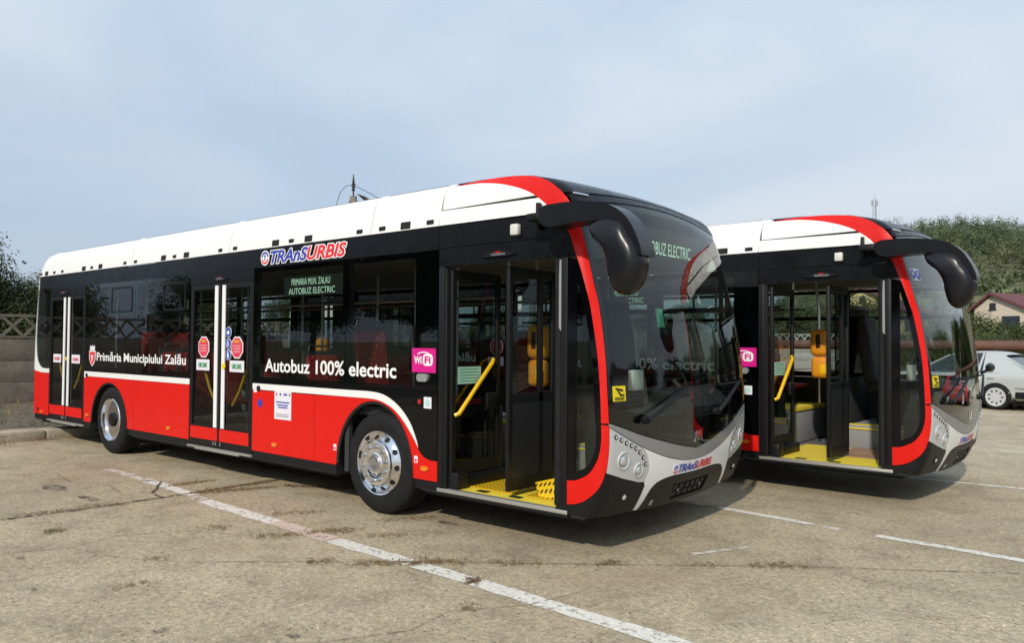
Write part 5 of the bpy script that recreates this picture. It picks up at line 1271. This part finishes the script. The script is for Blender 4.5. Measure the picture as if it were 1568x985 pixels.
while k*1.2+1.2 < hh: mb.tube([(-.55, -.4, k*1.2), (.55, -.4, k*1.2+1.2)], .05, 4); mb.tube([(.55, -.4, k*1.2), (0, .5, k*1.2+1.2)], .05, 4); k += 1
mb.build('mast_frame', 'mast_grey', mx_)
mb = MB(); mb.box(-.9, -.5, -.5, -.2, hh-2, hh-.4); mb.box(.5, .9, -.5, -.2, hh-2.2, hh-.6); mb.tube([(0, 0, hh-.5), (0, 0, hh+1.4)], .06, 5); mb.build('antenna_panels', 'mast_grey', mx_)

# ---- houses
def house(x, y, z, rz, wd, dp, whl, whr, ax, az_, wall, label):
    h = empty('house', (x, y, z), rz); tag(h, label, 'house', 'houses below the hill')
    mb = MB(); mb.prism([(-wd/2, -3), (wd/2, -3), (wd/2, whr), (ax, az_), (-wd/2, whl)], 0, dp, 'y'); mb.build('wall', wall, h, smooth=False)
    sl, sr = (az_-whl)/(ax+wd/2), (az_-whr)/(wd/2-ax); ov = .5
    mb = MB(); mb.prism([(-wd/2-ov, whl-ov*sl+.02), (ax, az_+.02), (wd/2+ov, whr-ov*sr+.02), (wd/2+ov, whr-ov*sr+.22), (ax, az_+.24), (-wd/2-ov, whl-ov*sl+.22)], -.4, dp+.4, 'y'); rf = mb.build('roof', 'roof_maroon', h, smooth=False)
    mb = MB(); mb.box(ax+1.2, ax+1.8, dp*.55, dp*.55+.6, az_-1.5, az_+.5); mb.build('chimney', wall, rf, smooth=False)
    for wx, wz, w_, h_ in ((ax+.05, az_-1.25, .55, .55), (ax+1.6, az_-3.1, 1.5, 1.2), (ax+4.2, az_-3.9, 1.1, 1.1)):
        mb = MB(); mb.box(wx-w_/2, wx+w_/2, -.04, .02, wz, wz+h_); mb.box(wx-w_/2-.08, wx+w_/2+.08, -.09, .02, wz-.09, wz-.005); mb.build('window', 'window_dark', h, smooth=False)
    return h
house(-1.9, 73.4, 1.3, R(-24), 9.0, 12, 3.5, 1.3, -2.9, 4.7, 'house_wall', 'cream gabled house with a maroon roof right of the second bus')
house(-14.2, 70, 1.6, R(-5), 6, 9, 3.2, 3.2, 0, 5.1, 'house_yellow', 'yellow house with a maroon roof seen through the second bus doorway')

# ---- cars
def car(paint, name='sedan_car'):
    """saloon, nose towards -x, standing on z = 0, rear axle at x = 0"""
    c = empty(name)
    W2 = .86
    # body sections: (x, half width at belt, belt height, roof height or None, roof half width, bottom)
    lower = [(-3.55, .62, .60, .28), (-3.48, .74, .66, .22), (-3.2, .82, .74, .20), (-2.66, .86, .80, .20), (-2.0, .87, .88, .20), (-1.2, .875, .91, .20), (0, .875, .94, .22), (.55, .86, .96, .26), (.86, .80, .93, .32), (.97, .70, .82, .40), (.99, .66, .60, .42)]
    mb = MB(); rings = []
    for x, hw, zb, z0 in lower:
        pr = [(-hw*.90, z0), (-hw, z0+.10), (-hw*1.01, z0+.28), (-hw*1.0, zb-.20), (-hw*.965, zb-.05), (-hw*.90, zb), (-hw*.4, zb+.025)]
        pr = pr+[(-a, b_) for a, b_ in reversed(pr)]; rings.append([mb.bm.verts.new((x, a, b_)) for a, b_ in pr])
    n = len(rings[0])
    for a, b_ in zip(rings, rings[1:]):
        for k in range(n): mb.bm.faces.new((a[k], a[(k+1) % n], b_[(k+1) % n], b_[k]))
    mb.bm.faces.new(rings[0]); mb.bm.faces.new(rings[-1])
    bmesh.ops.recalc_face_normals(mb.bm, faces=mb.bm.faces)
    bmesh.ops.subdivide_edges(mb.bm, edges=mb.bm.edges[:], cuts=1, use_grid_fill=True, smooth=.6)
    body = mb.build('car_body', paint, c, angle=50)
    # cabin: glass below, painted roof and pillars above
    prof = [(-1.98, .88), (-1.18, 1.34), (-.95, 1.40), (-.30, 1.42), (.02, 1.37), (.72, .95)]
    mb = MB(); l = []
    for x, z in prof:
        hw = .80-.22*(z-.88)/.54; l.append((x, hw, z))
    bt = [(-1.98, .80, .88), (-1.3, .82, .90), (-.8, .83, .91), (-.3, .83, .92), (.1, .82, .93), (.72, .78, .95)]
    for s_ in (-1, 1):
        top = [mb.bm.verts.new((x, s_*hw, z)) for x, hw, z in l[1:5]]; bot = [mb.bm.verts.new((x, s_*hw, z-.01)) for x, hw, z in bt]
        mb.bm.faces.new([bot[0], bot[1], top[0]]); mb.bm.faces.new([bot[1], bot[2], top[1], top[0]]); mb.bm.faces.new([bot[2], bot[3], top[2], top[1]]); None and mb.bm.faces.new([bot[3], bot[4], top[3], top[2]]) if False else None
    f = [mb.bm.verts.new(q) for q in ((-1.98, -.78, .88), (-1.98, .78, .88), (-1.18, .59, 1.33), (-1.18, -.59, 1.33))]; mb.bm.faces.new(f)
    f = [mb.bm.verts.new(q) for q in ((.72, -.76, .95), (.72, .76, .95), (.02, .60, 1.365), (.02, -.60, 1.365))]; mb.bm.faces.new(f)
    mb.build('car_windows', 'car_glass', c, smooth=False)
    mb = MB(); rp_ = [(-1.22, 1.315), (-1.12, 1.365), (-.95, 1.40), (-.6, 1.42), (-.30, 1.422), (-.1, 1.405), (.03, 1.37), (.10, 1.335)]; rr_ = []
    for x, z in rp_:
        hw = .80-.22*(z-.88)/.54; rr_.append([mb.bm.verts.new(q) for q in ((x, -hw-.012, z-.035), (x, -hw*.93, z+.012), (x, -hw*.5, z+.03), (x, 0, z+.036), (x, hw*.5, z+.03), (x, hw*.93, z+.012), (x, hw+.012, z-.035))])
    for a, b_ in zip(rr_, rr_[1:]):
        for k in range(6): mb.bm.faces.new((a[k], a[k+1], b_[k+1], b_[k]))
    for s_ in (-1, 1):
        for a, b_, r_2 in (((-2.0, .80*s_, .88), (-1.18, .602*s_, 1.345), .028), ((-.42, .832*s_, .92), (-.36, .595*s_, 1.40), .03), )[:2]: mb.tube([a, b_], r_2, 6)
    for s_ in (-1, 1):
        q = [(-.32, .835*s_, .91), (.1, .825*s_, .925), (.76, .785*s_, .945), (.70, .70*s_, .99), (.06, .565*s_, 1.385), (-.02, .60*s_, 1.385), (-.32, .612*s_, 1.40)]
        mb.bm.faces.new([mb.bm.verts.new(p) for p in q])
    mb.build('car_roof', paint, c, angle=50)
    for x in (0, -2.62):
        for s_ in (-1, 1):
            w_ = empty('wheel'); w_.parent = c
            mb = MB(); mb.lathe([(.20, s_*.72), (.24, s_*.905), (.285, s_*.912), (.312, s_*.89), (.318, s_*.85), (.318, s_*.74), (.29, s_*.71)], (x, 0, .318), 'y', 32); mb.build('tyre', 'rubber', w_)
            mb = MB(); mb.lathe([(.235, s_*.900), (.225, s_*.915), (.20, s_*.908), (.10, s_*.902), (.05, s_*.908), (.002, s_*.908)], (x, 0, .318), 'y', 32); mb.build('rim', 'silver_paint', w_)
            mb = MB()
            for k in range(9):
                a = 2*math.pi*k/9; pts = []
                for j in range(10): b_ = 2*math.pi*j/10; r2 = .155+.030*math.cos(b_); aa = a+.019*math.sin(b_)/r2; pts.append(mb.bm.verts.new((x+r2*math.cos(aa), s_*.9095, .318+r2*math.sin(aa))))
                mb.bm.faces.new(pts)
            mb.build('rim_openings', 'dark_hole', w_, smooth=False)
            mb = MB(); pts = [(x+.355*math.cos(R(a)), .318+.355*math.sin(R(a))) for a in range(-8, 189, 8)]
            mb.prism(pts+[(x-.36, .2), (x+.36, .2)], s_*.884-.004, s_*.884+.004, 'y'); wa = mb.build('wheel_arch', 'dark_hole', c, smooth=False)
            if x == 0: mb = MB(); mb.box(x+.37, x+.40, s_*.72-.13, s_*.72+.13, .10, .34); mb.build('mud_flap', 'rubber', c)
    mb = MB(); mb.box(.80, 1.03, -.80, .80, .30, .52, .05); mb.box(.42, .86, -.885, -.80, .30, .47, .02); mb.box(.42, .86, .80, .885, .30, .47, .02); mb.build('rear_bumper', 'black_plastic', c)
    mb = MB(); mb.box(-3.60, -3.3, -.76, .76, .25, .48, .05); mb.build('front_bumper', 'black_plastic', c)
    for s_ in (-1, 1):
        mb = MB(); mb.box(.86, .985, s_*.66-.12, s_*.66+.12, .62, .84, .03); mb.build('tail_light', 'lens_red', c)
        mb = MB(); mb.box(-3.56, -3.40, s_*.58-.15, s_*.58+.15, .54, .66, .03); mb.build('headlight', 'lens_clear', c)
        mb = MB(); mb.box(-1.72, -1.58, s_*.92-.10, s_*.92+.10, .93, 1.06, .03); mb.build('wing_mirror', 'black_plastic', c)
        mb = MB(); mb.box(-2.2, -.42, s_*.886-.008, s_*.886+.008, .52, .56); mb.box(.42, .84, s_*.872-.008, s_*.872+.008, .53, .57); mb.box(-.40, -.395, s_*.882-.008, s_*.882+.008, .26, .9); mb.build('side_moulding', 'grey_paint', c, smooth=False)
        for x in (-1.0, -.1): mb = MB(); mb.box(x-.1, x+.06, s_*.875-.012, s_*.875+.012, .76, .79, .004); mb.build('door_handle', 'grey_paint', c)
    mb = MB(); mb.box(-3.3, .8, -.7, .7, .14, .3); mb.box(-1.5, .4, -.72, .72, .3, .85); mb.build('underbody', 'dark_hole', c, smooth=False)
    return c
mat('car_silver', (.50, .52, .50), .30, metal=.25, coat=.4); mat('car_red', (.55, .012, .015), .3, coat=.6)
c1 = car('car_silver'); c1.location = (2.96, 18.41, 0); c1.rotation_euler = (0, 0, R(-14)); tag(c1, 'silver saloon car parked behind the second bus, its tail to the right', 'car', 'parked cars')
c2 = car('car_red'); c2.location = (10.6, 18.2, 0); c2.rotation_euler = (0, 0, R(3)); tag(c2, 'red saloon car past the right edge, reflected in the second bus windscreen', 'car', 'parked cars')

# ---- what stands behind and beside the camera and shows in the glass
more(ta, [(-34, -24, 0, 0, 1.5), (-27, -26, 0, 1, 1.7), (-20, -24, 0, 2, 1.6), (-13.5, -26, 0, 3, 1.75), (-7, -25, 0, 4, 1.6), (-.5, -27, 0, 5, 1.7), (-41, -25, 0, 2.5, 1.5)], 'green tree in the row behind the camera, mirrored in the dark side windows', 'trees behind the camera')
more(tb, [(36, 36, 0, 1, 1.9), (42, 29, 0, 2, 2.0), (31, 44, 0, 3, 1.8), (24, 47, 0, 4, 1.7), (48, 20, 0, 5, 2.0), (17, 50, 0, 1.5, 1.7), (12, 53, 0, 2.5, 1.6), (52, 11, 0, 3.5, 2.0), (28, 50, 0, .5, 1.9)], 'dark tree at the far side of the lot, mirrored in the windscreen', 'trees ahead of the buses')
sh_ = empty('storage_building', (33, 26, 0), R(40)); tag(sh_, 'low pale storage building with a red roof, mirrored in the windscreen', 'building')
mb = MB(); mb.box(-9, 9, -4, 4, -.1, 3.6); mb.build('wall', 'wall_pale', sh_, smooth=False)
mb = MB(); mb.prism([(-4.5, 3.602), (4.5, 3.602), (0, 5.2)], -9.4, 9.4, 'x'); mb.build('roof', 'roof_maroon', sh_, smooth=False)
for x in (-6, -2, 2, 6):
    for s_ in (-1, 1): mb = MB(); mb.box(x-.8, x+.8, s_*4.02-.03, s_*4.02+.03, 1.2, 2.6); mb.build('window', 'window_dark', sh_, smooth=False)
